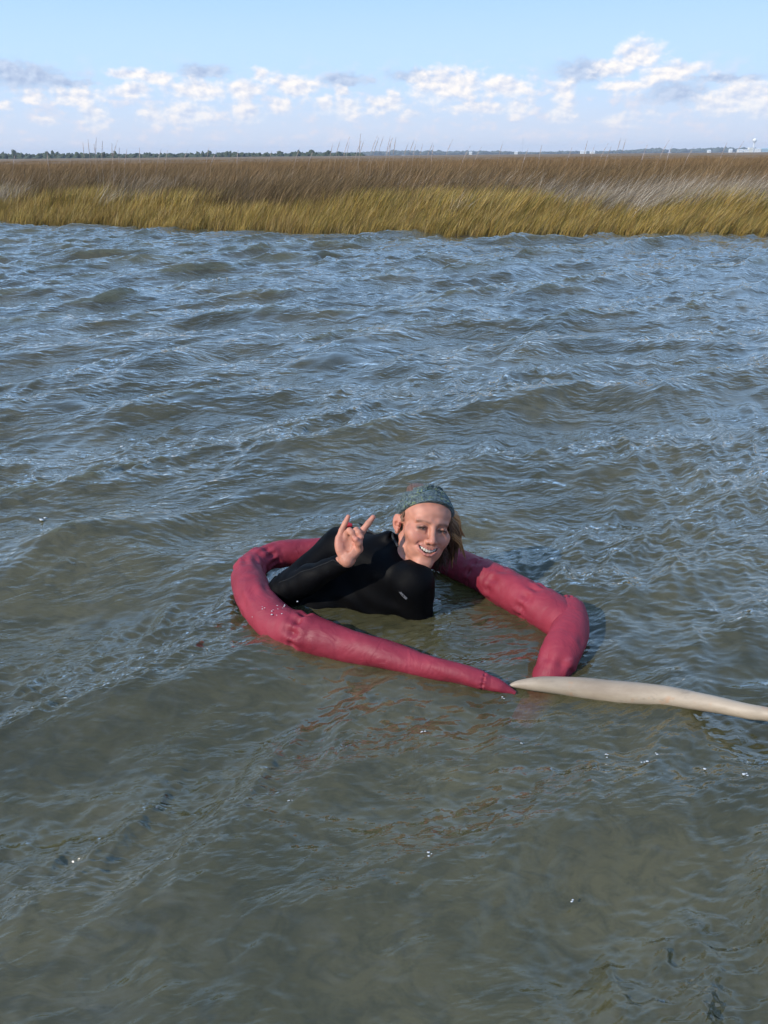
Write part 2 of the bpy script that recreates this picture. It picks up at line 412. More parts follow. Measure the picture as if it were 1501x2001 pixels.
scatter(10800, 3.0, 14, hw, brown)
scatter(12500, 13, 70, lambda y: 0.86 * y + 8, lambda x, y, s: (3, rs.uniform(0.88, 1.02) * (0.98 + 0.03 * pn(x, y, 26, 0.2))))
pm = bpy.data.meshes.new('marsh_grass'); pm.from_pydata(pts, [], [])
for nm, dat, ty in (('var', var, 'INT'), ('rot', rot, 'FLOAT'), ('scl', scl, 'FLOAT')):
    a = pm.attributes.new(nm, ty, 'POINT'); a.data.foreach_set('value', np.array(dat, dtype=np.int32 if ty == 'INT' else np.float32))
grass = link('marsh_grass', pm)
ng = bpy.data.node_groups.new('scatter_clumps', 'GeometryNodeTree')
ng.interface.new_socket('Geometry', in_out='INPUT', socket_type='NodeSocketGeometry'); ng.interface.new_socket('Geometry', in_out='OUTPUT', socket_type='NodeSocketGeometry')
g = NT(ng)
gi = g.new('NodeGroupInput'); go = g.new('NodeGroupOutput')
ci = g.new('GeometryNodeCollectionInfo', transform_space='RELATIVE'); ci.inputs[0].default_value = clump_coll
ci.inputs['Separate Children'].default_value = True; ci.inputs['Reset Children'].default_value = True
ip = g.new('GeometryNodeInstanceOnPoints'); ip.inputs['Pick Instance'].default_value = True
def named(n, ty):
    q = g.new('GeometryNodeInputNamedAttribute', data_type=ty); q.inputs[0].default_value = n
    return next(s for s in q.outputs if s.enabled)
g.l.new(gi.outputs[0], ip.inputs['Points']); g.l.new(ci.outputs[0], ip.inputs['Instance'])
g.l.new(named('var', 'INT'), ip.inputs['Instance Index'])
g.l.new(g.xyz(0.0, 0.0, named('rot', 'FLOAT')), ip.inputs['Rotation'])
sv = named('scl', 'FLOAT'); g.l.new(g.xyz(sv, sv, sv), ip.inputs['Scale'])
g.l.new(ip.outputs[0], go.inputs[0])
md = grass.modifiers.new('scatter', 'NODES'); md.node_group = ng
tag(grass, 'wind-bent golden and brown salt marsh grass along the far bank', kind='stuff')

# grass canopy of the far marsh, seen edge-on
m_can, t, b = material("far_marsh_canopy")
geo = t.new('ShaderNodeNewGeometry')
cn = t.noise(t.mapping(geo.outputs['Position'], scale=(1, 0.15, 1)), 0.25, 6, 0.65)
t.put(b.inputs['Base Color'], t.mix(cn, (0.11, 0.065, 0.030), (0.24, 0.16, 0.080)))
b.inputs['Roughness'].default_value = 0.9
cy = np.geomspace(55, 1500, 130); cu = np.linspace(-1.6, 1.6, 300)
CX = cu[None, :] * cy[:, None]; CY = np.repeat(cy[:, None], 300, 1)
CZ = 0.86 + 0.07 * fbm2(CX, CY, 31, 0.5, 4) + 0.04 * np.random.RandomState(1).normal(size=CX.shape)
CZ[0, :] = 0.1
tag(link('far_marsh', fmesh('far_marsh', np.stack([CX, CY, CZ], -1).reshape(-1, 3), grid_faces(130, 300)[:, ::-1], m_can)), 'brown marsh stretching away to the far tree line', kind='stuff')

# tall seed stalks standing above the grass: each one a thing
m_stalk = simple('dry_reed_stem', (0.40, 0.32, 0.25), 0.7)
m_plume = simple('reed_plume', (0.42, 0.34, 0.31), 0.8)
def stalk_meshes(seed, lean):
    r = np.random.RandomState(seed)
    n = 9; V = []; P = []
    path = [(lean * (k / n) ** 2.0, 0.03 * r.normal() * (k / n), k / n) for k in range(n + 1)]
    def tube(pp, rad_):
        VV = []; 
        for (x, y, z), q in zip(pp, rad_):
            for a in range(4):
                th = a * math.pi / 2 + 0.4; VV.append((x + q * math.cos(th), y + q * math.sin(th), z))
        return VV, grid_faces(len(pp), 4, True)
    sv_, sf_ = tube(path, [0.0030 * (1 - 0.5 * k / n) for k in range(n + 1)])
    stem = fmesh('stem', sv_, sf_, m_stalk)
    top = [path[-1]]
    pl = []
    for k in range(8):
        f = k / 7; a = np.array(path[-3]) * (1 - f) + np.array(path[-1]) * f if f < 0.999 else np.array(path[-1])
        pl.append((a[0] + lean * 0.10 * f * f, a[1], 0.80 + 0.26 * f))
    pv, pf = tube(pl, [0.001, 0.004, 0.006, 0.007, 0.006, 0.005, 0.003, 0.001])
    r2 = np.random.RandomState(seed + 9); pv = np.array(pv); pv += r2.normal(size=pv.shape) * 0.0022
    return stem, fmesh('plume', pv, pf, m_plume)
protos = [stalk_meshes(60 + q, l) for q, l in enumerate((0.10, 0.2, 0.26, 0.34))]
STALKS = [(283, 278), (293, 272), (300, 268), (306, 281), (313, 276), (321, 274), (330, 280), (338, 288), (345, 290), (373, 288), (395, 290), (410, 293), (434, 291), (476, 288), (618, 288), (640, 292),
          (676, 280), (684, 272), (694, 268), (702, 279), (712, 276), (722, 271), (730, 262), (737, 266), (745, 268), (753, 265), (762, 270), (768, 266), (777, 272), (785, 268), (793, 277), (802, 271), (811, 276), (820, 281), (833, 279), (846, 284), (858, 273), (885, 286), (948, 276), (1019, 284), (1091, 276), (1097, 282), (1108, 281), (1124, 286), (1143, 269), (1152, 271), (1178, 284), (1204, 275), (1221, 284), (1308, 280), (1325, 277), (480, 294), (530, 293), (575, 294), (905, 288), (990, 290), (1060, 289), (1250, 288), (1400, 288), (1440, 286), (160, 296), (225, 294)]
STALKS_XZ = []
rs2 = np.random.RandomState(77)
for i, (px_, py_) in enumerate(STALKS):
    # compass direction and height of each stalk over the marsh, spread through depth
    az_ = (px_ - 750.5) / 1500 * 1.0985; dist = rs2.uniform(17.5, 24)
    top_el = (303.5 - (px_ - 750) * 0.0088 - py_) / 1500 * 0.825 
    STALKS_XZ.append((az_ * dist, dist, 1.22 + top_el * dist))
for i, (x, y, z) in enumerate(STALKS_XZ):
    e = bpy.data.objects.new('reed_stalk', None); scene.collection.objects.link(e)
    e.location = (x - 0.25, y, 0.11); hh = (z - 0.11) / 1.06; e.scale = (1, 1, hh); e.rotation_euler = (0, 0, rs2.normal() * 0.3)
    tag(e, 'thin tall reed with feathery seed head sticking up above the brown marsh grass', 'reed', 'tall reeds above the marsh skyline')
    k = rs2.randint(4)
    link('stem', protos[k][0], e); link('plume', protos[k][1], e)

# ---------------------------------------------------------------- far shore
def blob_cluster(specs, seed, sub=2):
    """many lumpy crowns in one mesh: specs = (x, y, z, rx, ry, rz)"""
    bm = bmesh.new(); bmesh.ops.create_icosphere(bm, subdivisions=sub, radius=1.0)
    v0 = np.array([v.co[:] for v in bm.verts]); f0 = np.array([[v.index for v in f.verts] for f in bm.faces]); bm.free()
    r = np.random.RandomState(seed); V = []; F = []
    for (x, y, z, rx, ry, rz) in specs:
        j = v0 * (1 + 0.22 * r.normal(size=(len(v0), 1)))
        F.append(f0 + sum(len(q) for q in V)) if False else F.append(f0 + len(V) * len(v0))
        V.append(j * (rx, ry, rz) + (x, y, z))
    return np.concatenate(V), np.concatenate(F)
m_tree = simple('far_tree_leaves', (0.035, 0.050, 0.022), 0.9, 0.4, 0.15)
m_forest = simple('far_forest_leaves', (0.040, 0.055, 0.035), 0.9, 0.4, 0.02)
m_trunk = simple('tree_bark', (0.09, 0.07, 0.05), 0.9)
r = np.random.RandomState(12)
sp = []
prof_x = [0, 30, 44, 50, 104, 112, 125, 150, 200, 270, 330, 400, 470, 500, 560, 640, 700]
prof_h = [4.6, 4.2, 2.0, 0, 0, 4.2, 5.0, 4.6, 4.0, 4.4, 4.2, 3.8, 3.6, 3.8, 3.4, 3.6, 3.0]
for px_ in np.arange(-160, 720, 1.7):
    hgt_ = np.interp(px_, prof_x, prof_h)
    if hgt_ < 0.5: continue
    Y = 800 + r.uniform(-30, 60); x = (px_ - 750.5) / 1500 * 1.0985 * Y; hh = hgt_ * r.uniform(0.7, 1.25) * (1.0 + 0.5 * (px_ > 130) * (r.rand() < 0.06))
    sp.append((x, Y, hh * 0.5, r.uniform(1.5, 3.2), 2.5, hh * 0.55))
    sp.append((x + r.normal(), Y - 4, 1.0, 3.0, 2.5, 1.3))
v_, f_ = blob_cluster(sp, 1)
tag(link('treeline', fmesh('treeline', v_, f_, m_tree)), 'low dark green tree line on the horizon at the left', kind='stuff')
sp = []
for x in np.arange(-700, 3200, 9.0):
    for k in range(2):
        Y = 3000 + r.uniform(-60, 200); hb = 12.5 + 3.5 * math.sin(x * 0.006 + 1) + 1.5 * math.sin(x * 0.021)
        hh = hb * r.uniform(0.8, 1.06); sp.append((x + r.normal() * 4, Y, hh * 0.45, r.uniform(9, 20), 12, hh * 0.55))
v_, f_ = blob_cluster(sp, 2, 1)
tag(link('forest', fmesh('forest', v_, f_, m_forest)), 'long blue-grey wooded far shore under the clouds', kind='stuff')
def far_tree(px_, hh, wd, seed, label):
    Y = 790; x = (px_ - 750.5) / 1500 * 1.0985 * Y
    e = bpy.data.objects.new('tree', None); scene.collection.objects.link(e); e.location = (x, Y, 0.1)
    tag(e, label, 'tree')
    bm = bmesh.new(); bmesh.ops.create_cone(bm, segments=7, radius1=0.28, radius2=0.12, depth=hh * 0.7, cap_ends=True)
    bmesh.ops.translate(bm, vec=(0, 0, hh * 0.35), verts=bm.verts)
    me = bpy.data.meshes.new('trunk'); bm.to_mesh(me); bm.free(); me.materials.append(m_trunk); link('trunk', me, e)
    rr = np.random.RandomState(seed)
    sp = [(rr.normal() * wd * 0.28, rr.normal() * wd * 0.28, hh * rr.uniform(0.4, 0.85), wd * rr.uniform(0.22, 0.4), wd * 0.3, hh * rr.uniform(0.1, 0.2)) for _ in range(14)]
    v, f = blob_cluster(sp, seed); link('crown', fmesh('crown', v, f, m_tree), e)
far_tree(26, 6.0, 6.0, 3, 'rounded dark tree rising above the low tree line at the far left horizon')
far_tree(77, 4.4, 3.2, 4, 'small lone tree in the horizon gap, left of its thinner twin')
far_tree(85.5, 3.4, 2.4, 5, 'thin tiny lone tree in the horizon gap, right of its fuller twin')
far_tree(130, 6.4, 4.6, 6, 'taller dark tree at the left end of the long tree line')

m_white = simple('white_siding', (0.82, 0.81, 0.76), 0.5, 0.04, 0.5)
m_cream = simple('cream_siding', (0.78, 0.74, 0.60), 0.5, 0.04, 0.5)
m_roofw = simple('pale_roof', (0.72, 0.74, 0.74), 0.5, 0.05, 0.5)
m_roofb = simple('teal_roof', (0.30, 0.44, 0.48), 0.5, 0.05, 0.5)
m_dark = simple('window_dark', (0.05, 0.06, 0.07), 0.3, 0.05, 0.5)
def house(x, y, wd, dp, hh, roof_h, mw, mr, label, flat=False):
    e = bpy.data.objects.new('house', None); scene.collection.objects.link(e); e.location = (x, y, 0.1); tag(e, label, 'building')
    bm = bmesh.new(); bmesh.ops.create_cube(bm, size=1.0); bmesh.ops.scale(bm, vec=(wd, dp, hh), verts=bm.verts); bmesh.ops.translate(bm, vec=(0, 0, hh / 2), verts=bm.verts)
    me = bpy.data.meshes.new('wall'); bm.to_mesh(me); bm.free(); me.materials.append(mw); wl = link('wall', me, e)
    o = 0.6; a, c = wd / 2 + o, dp / 2 + o
    V = [(-a, -c, hh), (a, -c, hh), (a, c, hh), (-a, c, hh), (-a * (0.97 if not flat else 0.9), 0, hh + roof_h), (a * (0.97 if not flat else 0.9), 0, hh + roof_h)]
    me = bpy.data.meshes.new('roof'); me.from_pydata(V, [], [(0, 1, 5, 4), (2, 3, 4, 5), (1, 2, 5), (3, 0, 4), (3, 2, 1, 0)]); me.materials.append(mr); link('roof', me, e)
    wm = bpy.data.meshes.new('window'); wm.from_pydata([(-0.8, 0, -0.9), (0.8, 0, -0.9), (0.8, 0, 0.9), (-0.8, 0, 0.9), (-0.8, 0.1, -0.9), (0.8, 0.1, -0.9), (0.8, 0.1, 0.9), (-0.8, 0.1, 0.9)], [],
                   [(0, 1, 2, 3), (4, 7, 6, 5), (0, 4, 5, 1), (1, 5, 6, 2), (2, 6, 7, 3), (3, 7, 4, 0)]); wm.materials.append(m_dark)
    nwin = max(2, int(wd / 6))
    for k in range(nwin):
        wo_ = link('window', wm, e); wo_.location = (-wd / 2 + (k + 0.5) * wd / nwin, -dp / 2 - 0.06, hh * 0.55)
HY = 2900
for x, wd, hh, rh, mw, mr, lab in [
    (1124, 9, 7, 2, m_white, m_roofw, 'faint small white house farthest left of the town by the water tower'),
    (1197, 9, 9, 3, m_white, m_roofw, 'small white gabled house left of the long white shed near the town'),
    (1230, 17, 8, 2.2, m_white, m_roofw, 'long low white shed between the small gabled house and the tall cream block'),
    (1250, 13, 9, 1, m_white, m_roofw, 'white wing against the left side of the tall cream block'),
    (1264.5, 14, 15, 1.5, m_cream, m_roofw, 'tall cream block, highest building left of the water tower'),
    (1289, 21, 11, 1.5, m_white, m_roofw, 'wide white building directly below the water tower'),
    (1316, 26, 10, 3, m_roofb, m_roofb, 'blue-green roofed building right of the water tower at the frame edge'),
    (307, 9, 8, 2, m_white, m_roofw, 'lone pale house on the far shore below the thickest reeds'),
    (463, 9, 8, 2, m_white, m_roofw, 'lone white house on the far shore by the thin mast'),
    (693, 18, 8, 2.5, m_white, m_roofw, 'broad white waterfront house, left one of the far pair'),
    (724, 15, 7, 2, m_white, m_roofw, 'narrower white waterfront house, right one of the far pair')]:
    house(x, HY, wd, 12, hh, rh, mw, mr, lab)
# water tower
e = bpy.data.objects.new('water_tower', None); scene.collection.objects.link(e); e.location = (1300.5, 2960, 0.1)
tag(e, 'white bulb-topped water tower above the distant town at right', 'water tower')
prof = [(5.5, 0), (3.4, 2.5), (2.1, 6), (1.9, 27), (2.6, 30), (5.2, 33)]
tank = [(0.0, 32.2), (4.0, 32.6), (6.6, 35), (7.4, 38), (6.6, 41), (4.2, 43.4), (1.2, 44.4), (0.01, 44.5)]
def lathe(pr, n, mat, name, parent):
    V = [(q * math.cos(a * 2 * math.pi / n), q * math.sin(a * 2 * math.pi / n), z) for q, z in pr for a in range(n)]
    return link(name, fmesh(name, V, grid_faces(len(pr), n, True), mat), parent)
lathe(prof, 20, m_white, 'column', e); lathe(tank, 20, m_white, 'tank', e)
lathe([(0.35, 44.3), (0.35, 46.2), (0.01, 46.4)], 8, m_white, 'vent_cap', e)
# thin mast
e = bpy.data.objects.new('radio_mast', None); scene.collection.objects.link(e); e.location = (482.5, 2890, 0.1)
tag(e, 'very thin grey radio mast standing on the far shore right of centre', 'mast')
lathe([(0.55, 0), (0.45, 30), (0.25, 58), (0.01, 58.2)], 8, simple('mast_metal', (0.4, 0.42, 0.45), 0.5), 'pole', e)
for q in range(3):
    th = q * 2.094; bm = bmesh.new(); 
    A = Vector((22 * math.cos(th), 22 * math.sin(th), 0)); B_ = Vector((0, 0, 45)); dv = B_ - A
    bmesh.ops.create_cone(bm, segments=4, radius1=0.05, radius2=0.05, depth=dv.length, cap_ends=True)
    bmesh.ops.transform(bm, matrix=Matrix.Translation((A + B_) / 2) @ dv.to_track_quat('Z', 'Y').to_matrix().to_4x4(), verts=bm.verts)
    me = bpy.data.meshes.new('guy_wire'); bm.to_mesh(me); bm.free(); me.materials.append(m_trunk); link('guy_wire', me, e)

# ---------------------------------------------------------------- the air over the bay: thin haze
bm = bmesh.new(); bmesh.ops.create_cube(bm, size=1.0)
bmesh.ops.scale(bm, vec=(10600, 9000, 54), verts=bm.verts); bmesh.ops.translate(bm, vec=(0, 1750, 25), verts=bm.verts)
hm = bpy.data.meshes.new('haze'); bm.to_mesh(hm); bm.free()
m_haze = bpy.data.materials.new('thin_sea_haze'); m_haze.use_nodes = True; t = NT(m_haze.node_tree); t.n.clear()
pv_ = t.new('ShaderNodeVolumePrincipled'); pv_.inputs['Color'].default_value = (0.80, 0.88, 1.0, 1); pv_.inputs['Density'].default_value = 0.00016; pv_.inputs['Anisotropy'].default_value = 0.0
om = t.new('ShaderNodeOutputMaterial'); t.l.new(pv_.outputs[0], om.inputs['Volume'])
hm.materials.append(m_haze)
tag(link('haze', hm), 'thin blue haze over the bay and the far shore', kind='stuff')
# ---------------------------------------------------------------- red float tube
def catmull(P, n):
    P = np.asarray(P, float); s = np.concatenate([[0], np.cumsum(np.linalg.norm(np.diff(P[:, :3], axis=0), axis=1) ** 0.5)])
    t_ = np.linspace(0, s[-1], n)
    out = np.zeros((n, P.shape[1]))
    m_ = np.zeros_like(P); m_[1:-1] = (P[2:] - P[:-2]) / (s[2:] - s[:-2])[:, None]; m_[0] = (P[1] - P[0]) / (s[1] - s[0]); m_[-1] = (P[-1] - P[-2]) / (s[-1] - s[-2])
    i = np.clip(np.searchsorted(s, t_, side='right') - 1, 0, len(s) - 2); h = (s[i + 1] - s[i]); f = (t_ - s[i]) / h
    f = f[:, None]; h = h[:, None]
    return (2 * f ** 3 - 3 * f ** 2 + 1) * P[i] + (f ** 3 - 2 * f ** 2 + f) * h * m_[i] + (-2 * f ** 3 + 3 * f ** 2) * P[i + 1] + (f ** 3 - f ** 2) * h * m_[i + 1]
def frames(C_):
    T = np.gradient(C_, axis=0); T /= np.linalg.norm(T, axis=1)[:, None]
    up = np.array([0, 0, 1.0]); S = np.cross(T, up); S /= np.linalg.norm(S, axis=1)[:, None]; U_ = np.cross(S, T)
    return T, S, U_
def sweep(P, n, m, disp=None, cap=True):
    """P rows = x, y, z, radius"""
    Q = catmull(P, n); C_ = Q[:, :3]; R_ = Q[:, 3]
    T, S, U_ = frames(C_)
    arc = np.concatenate([[0], np.cumsum(np.linalg.norm(np.diff(C_, axis=0), axis=1))])
    th = np.linspace(0, 2 * np.pi, m, endpoint=False)
    A, TH = np.meshgrid(arc, th, indexing='ij')
    RR = np.repeat(R_[:, None], m, 1)
    if disp is not None: RR = RR + disp(A, TH, RR)
    V = C_[:, None, :] + RR[..., None] * (np.cos(TH)[..., None] * S[:, None, :] + np.sin(TH)[..., None] * U_[:, None, :])
    V = V.reshape(-1, 3); F = grid_faces(n, m, True)[:, ::-1]
    if cap:
        V = np.concatenate([V, C_[:1] - T[:1] * R_[0] * 0.15, C_[-1:] + T[-1:] * R_[-1] * 0.15])
        a, b_ = n * m, n * m + 1; j = np.arange(m); j2 = (j + 1) % m
        F = np.concatenate([F, np.stack([np.full(m, a), j, j2, j2], -1)[:, [0, 1, 2, 2]] * 1, np.stack([np.full(m, b_), (n - 1) * m + j2, (n - 1) * m + j, (n - 1) * m + j], -1)])
    return V, F
def tri_quads(name, V, F, mat, cols=None, smooth=True):
    me = bpy.data.meshes.new(name)
    fl = [tuple(dict.fromkeys(int(i) for i in f)) for f in F]
    me.from_pydata([tuple(v) for v in V], [], fl)
    me.polygons.foreach_set('use_smooth', np.full(len(fl), smooth)); me.materials.append(mat)
    return me
def wrinkles(seed, kinks, base=0.0022, lumps=0.0062):
    r = np.random.RandomState(seed)
    def f(A, TH, RR):
        cx, cy = np.cos(TH), np.sin(TH)
        w1 = np.zeros_like(A)
        for q in range(10):                                    # crosswise puckers that wander round the tube
            k = r.uniform(30, 90); tw = r.uniform(-5, 5); ph = r.uniform(0, 6.28); a_ = r.uniform(0.3, 1)
            w1 += a_ * np.sin(k * A + tw * cx + r.uniform(-4, 4) * cy + ph) * (0.5 + 0.5 * np.sin(r.uniform(6, 20) * A + r.uniform(-2, 2) * cy + r.uniform(0, 6.28)))
        w2 = np.zeros_like(A)
        for q in range(7):
            w2 += np.sin(r.uniform(10, 34) * A + r.uniform(-2, 2) * cx + r.uniform(-2.5, 2.5) * cy + r.uniform(0, 6.28))
        out = (0.25 * np.abs(w1) - 0.3) * base + w2 / 7 * lumps
        for (a0, wdt, amp) in kinks:                              # gathered folds near a seam or a bend
            gk = np.exp(-((A - a0) / wdt) ** 2)
            fold = np.zeros_like(A)
            for q in range(6):
                kk = r.uniform(25, 80); fold += np.abs(np.sin(kk * (A - a0) * (1 + 0.25 * np.sin(2 * TH + q)) + r.uniform(-1.6, 1.6) * np.cos(TH + r.uniform(0, 6)) + r.uniform(0, 6))) - 0.6
            nf = r.randint(7, 11)
            out += gk * amp * (0.45 * fold / 2.4 + 0.45 * np.sin(nf * TH + 3 * np.sin(9 * A)) * np.exp(-((A - a0) / (wdt * 0.5)) ** 2) - 0.55 * np.exp(-((A - a0) / (wdt * 0.25)) ** 2))
        return out
    return f
m_red, t, b = material("wet_crimson_vinyl")
tcn = t.new('ShaderNodeTexCoord'); op = tcn.outputs['Object']
nz = t.noise(op, 6.0, 5, 0.6); nf_ = t.noise(op, 60.0, 4, 0.6)
cc = t.mix(t.step(nz, 0.3, 0.75), (0.185, 0.014, 0.028), (0.28, 0.026, 0.046))
scuff = t.m('MULTIPLY', t.step(t.noise(t.mapping(op, scale=(1, 1, 3), rot=(0.3, 0.2, 0.5)), 11.0, 8, 0.7), 0.60, 0.74), 0.35)
cc = t.mix(scuff, cc, (0.40, 0.12, 0.15))
t.put(b.inputs['Base Color'], cc)
t.put(b.inputs['Roughness'], t.step(nz, 0.3, 0.7, 0.52, 0.70))
b.inputs['Specular IOR Level'].default_value = 0.40
b.inputs['Coat Weight'].default_value = 0.0; b.inputs['Coat Roughness'].default_value = 0.22
bp = t.new('ShaderNodeBump'); bp.inputs['Strength'].default_value = 0.8; bp.inputs['Distance'].default_value = 0.007
fold = t.noise(t.mapping(op, scale=(1, 1, 0.6)), 15.0, 4, 0.5, 1.4)
t.put(bp.inputs['Height'], t.m('ADD', t.m('ABSOLUTE', t.m('SUBTRACT', fold, 0.5)), t.m('MULTIPLY', nf_, 0.12))); t.l.new(bp.outputs[0], b.inputs['Normal'])
ring = bpy.data.objects.new('float_tube', None); scene.collection.objects.link(ring); ring.location = (0.03, 1.85, 0.0)
tag(ring, 'crimson padded float tube bent into a loop round the swimmer', 'float tube')
def ring_part(name, P, n, m, disp, label=None):
    V, F = sweep(P, n, m, disp)
    V = V - np.array(ring.location)
    o = link(name, tri_quads(name, V, F, m_red), ring)
    if label: o['label'] = label
    return o
A_ = [(0.326, 1.552, -0.004, 0.0035), (0.305, 1.559, 0.004, 0.010), (0.285, 1.564, 0.012, 0.0155), (0.262, 1.571, 0.015, 0.0185), (0.235, 1.579, 0.018, 0.024), (0.166, 1.604, 0.022, 0.0275), (0.036, 1.657, 0.026, 0.036), (-0.1, 1.715, 0.030, 0.0455),
      (-0.215, 1.768, 0.030, 0.055), (-0.290, 1.812, 0.030, 0.0585), (-0.350, 1.885, 0.036, 0.057), (-0.392, 1.97, 0.04, 0.055), (-0.418, 2.06, 0.04, 0.052), (-0.418, 2.145, 0.04, 0.048), (-0.368, 2.205, 0.04, 0.044),
      (-0.286, 2.235, 0.04, 0.042), (-0.186, 2.25, 0.035, 0.042), (-0.06, 2.262, 0.03, 0.042), (0.03, 2.25, 0.03, 0.038)]
B_ = [(0.02, 2.262, 0.03, 0.034), (0.082, 2.228, 0.035, 0.040), (0.18, 2.184, 0.04, 0.045), (0.241, 2.132, 0.04, 0.049), (0.312, 2.056, 0.04, 0.055), (0.377, 1.964, 0.042, 0.057), (0.439, 1.891, 0.042, 0.060), (0.478, 1.835, 0.040, 0.060), (0.496, 1.785, 0.036, 0.052), (0.505, 1.75, 0.02, 0.03)]
C__ = [(0.520, 1.893, 0.062, 0.012), (0.521, 1.872, 0.058, 0.030), (0.521, 1.845, 0.054, 0.042), (0.515, 1.800, 0.048, 0.050), (0.493, 1.734, 0.040, 0.052), (0.459, 1.674, 0.022, 0.051), (0.435, 1.640, -0.005, 0.047), (0.400, 1.600, -0.05, 0.042), (0.35, 1.56, -0.11, 0.03)]
# arc lengths of the gathers: sleeve end near the tip, the bend at the front left corner
ring_part('padded_sleeve', A_, 620, 72, wrinkles(1, [(0.085, 0.012, 0.0045), (0.60, 0.045, 0.012), (0.80, 0.09, 0.005), (0.98, 0.09, 0.008), (1.1, 0.07, 0.008)]), 'long smooth front and left sleeve')
ring_part('padded_sleeve', B_, 420, 72, wrinkles(2, [(0.20, 0.07, 0.009), (0.33, 0.03, 0.008), (0.43, 0.05, 0.006), (0.56, 0.05, 0.010)], 0.0036, 0.0075), 'fat puckered right rear sleeve')
ring_part('padded_sleeve', C__, 300, 72, wrinkles(3, [(0.03, 0.03, 0.009), (0.20, 0.05, 0.003), (0.27, 0.04, 0.007)]), 'right end dipping under the water')

# ---------------------------------------------------------------- pale pole
m_pole, t, b = material("weathered_cream_pole")
tcn = t.new('ShaderNodeTexCoord'); op = t.mapping(tcn.outputs['Object'], scale=(0.35, 1, 1))
nz = t.noise(op, 14.0, 6, 0.6); rust = t.noise(tcn.outputs['Object'], 17.0, 3, 0.6); gr = t.noise(op, 40.0, 5, 0.7)
cc = t.mix(t.step(nz, 0.3, 0.7), (0.27, 0.205, 0.14), (0.41, 0.33, 0.24))
cc = t.mix(t.m('MULTIPLY', t.step(rust, 0.62, 0.72), 0.45), cc, (0.42, 0.20, 0.09))
cc = t.mix(t.m('MULTIPLY', t.step(gr, 0.55, 0.70), 0.55), cc, (0.20, 0.16, 0.12))
t.put(b.inputs['Base Color'], cc); b.inputs['Roughness'].default_value = 0.5
bp = t.new('ShaderNodeBump'); bp.inputs['Strength'].default_value = 0.35; bp.inputs['Distance'].default_value = 0.002; t.put(bp.inputs['Height'], gr); t.l.new(bp.outputs[0], b.inputs['Normal'])
D_ = [(0.312, 1.572, 0.002, 0.003), (0.335, 1.573, 0.006, 0.010), (0.384, 1.570, 0.008, 0.018), (0.453, 1.566, 0.004, 0.0235), (0.519, 1.558, 0.000, 0.0275), (0.584, 1.545, 0.000, 0.0285), (0.653, 1.528, 0.006, 0.0265), (0.709, 1.507, 0.012, 0.0240), (0.785, 1.472, 0.020, 0.0205), (0.853, 1.434, 0.029, 0.0180), (0.888, 1.417, 0.034, 0.016), (0.971, 1.36, 0.048, 0.0152), (1.123, 1.25, 0.07, 0.0145), (1.35, 1.08, 0.10, 0.0145), (1.60, 0.90, 0.13, 0.0145)]
V, F = sweep(D_, 260, 32, lambda A, TH, RR: 0.0004 * np.sin(22 * A + 2 * np.cos(TH)) + 0.0003 * np.sin(61 * A + 3 * np.sin(TH)))
pole = link('pole', tri_quads('pole', V - np.array((0.6, 1.53, 0)), F, m_pole)); pole.location = (0.6, 1.53, 0)
tag(pole, 'long tapered cream pole with rust specks afloat by the tip of the red tube', 'pole')

# ---------------------------------------------------------------- foam flecks and drops
m_foam, t, b = material("sea_foam")
b.inputs['Base Color'].default_value = (0.55, 0.57, 0.58, 1); b.inputs['Roughness'].default_value = 0.35
b.inputs['Subsurface Weight'].default_value = 0.0
def specks(name, items, label, seed, mat=m_foam):
    """items = x, y, z, sx, sy, sz ; irregular little domes joined as one object"""
    v, f = blob_cluster(items, seed, 2)
    return tag(link(name, fmesh(name, v, f, mat)), label, kind='stuff')
FOAM = [(-1.76, 8.45, 0.16), (0.085, 1.405, 0.010), (0.565, 1.30, 0.009), (0.78, 1.27, 0.012), (0.70, 1.29, 0.009), (0.50, 1.335, 0.008), (0.29, 1.53, 0.006), (0.08, 1.05, 0.008), (0.34, 0.98, 0.006), (-0.20, 1.17, 0.005), (-0.90, 3.4, 0.02), (-0.55, 3.4, 0.018), (-1.25, 3.45, 0.02), (-0.62, 6.9, 0.03), (-1.0, 4.6, 0.02), (0.75, 2.55, 0.008), (0.79, 2.55, 0.008), (-1.25, 2.55, 0.02), (0.31, 1.37, 0.005), (0.60, 1.315, 0.006)]
it = []
rf = np.random.RandomState(2)
for x, y, s_ in FOAM:
    for q in range(3 if s_ < 0.1 else 34):
        ox, oy = rf.normal() * s_ * (0.35 if s_ < 0.1 else 0.45), rf.normal() * s_ * 0.4; k = s_ * rf.uniform(0.18, 0.42) * (1 if s_ < 0.1 else 0.16)
        it.append((x + ox, y + oy, water_z(x + ox, y + oy) + 0.002, k, k * 0.6, k * 0.30))
specks('foam', it, 'small white foam flecks scattered over the waves', 5)
it = []
for q in range(34):                                                # splash beads on the corner of the tube
    th = rf.uniform(0.7, 2.2); k = rf.uniform(0.0006, 0.0017)
    cx, cy = -0.285 + rf.normal() * 0.028, 1.812 + rf.normal() * 0.015
    it.append((cx + 0.02 * math.cos(th), cy - 0.030 * abs(math.cos(th)) , 0.030 + 0.0565 * math.sin(th) * 0.95 + 0.003, k * 1.6, k, k))
specks('water_droplets', it, 'bright splash beads on the front left bend of the red tube', 6)
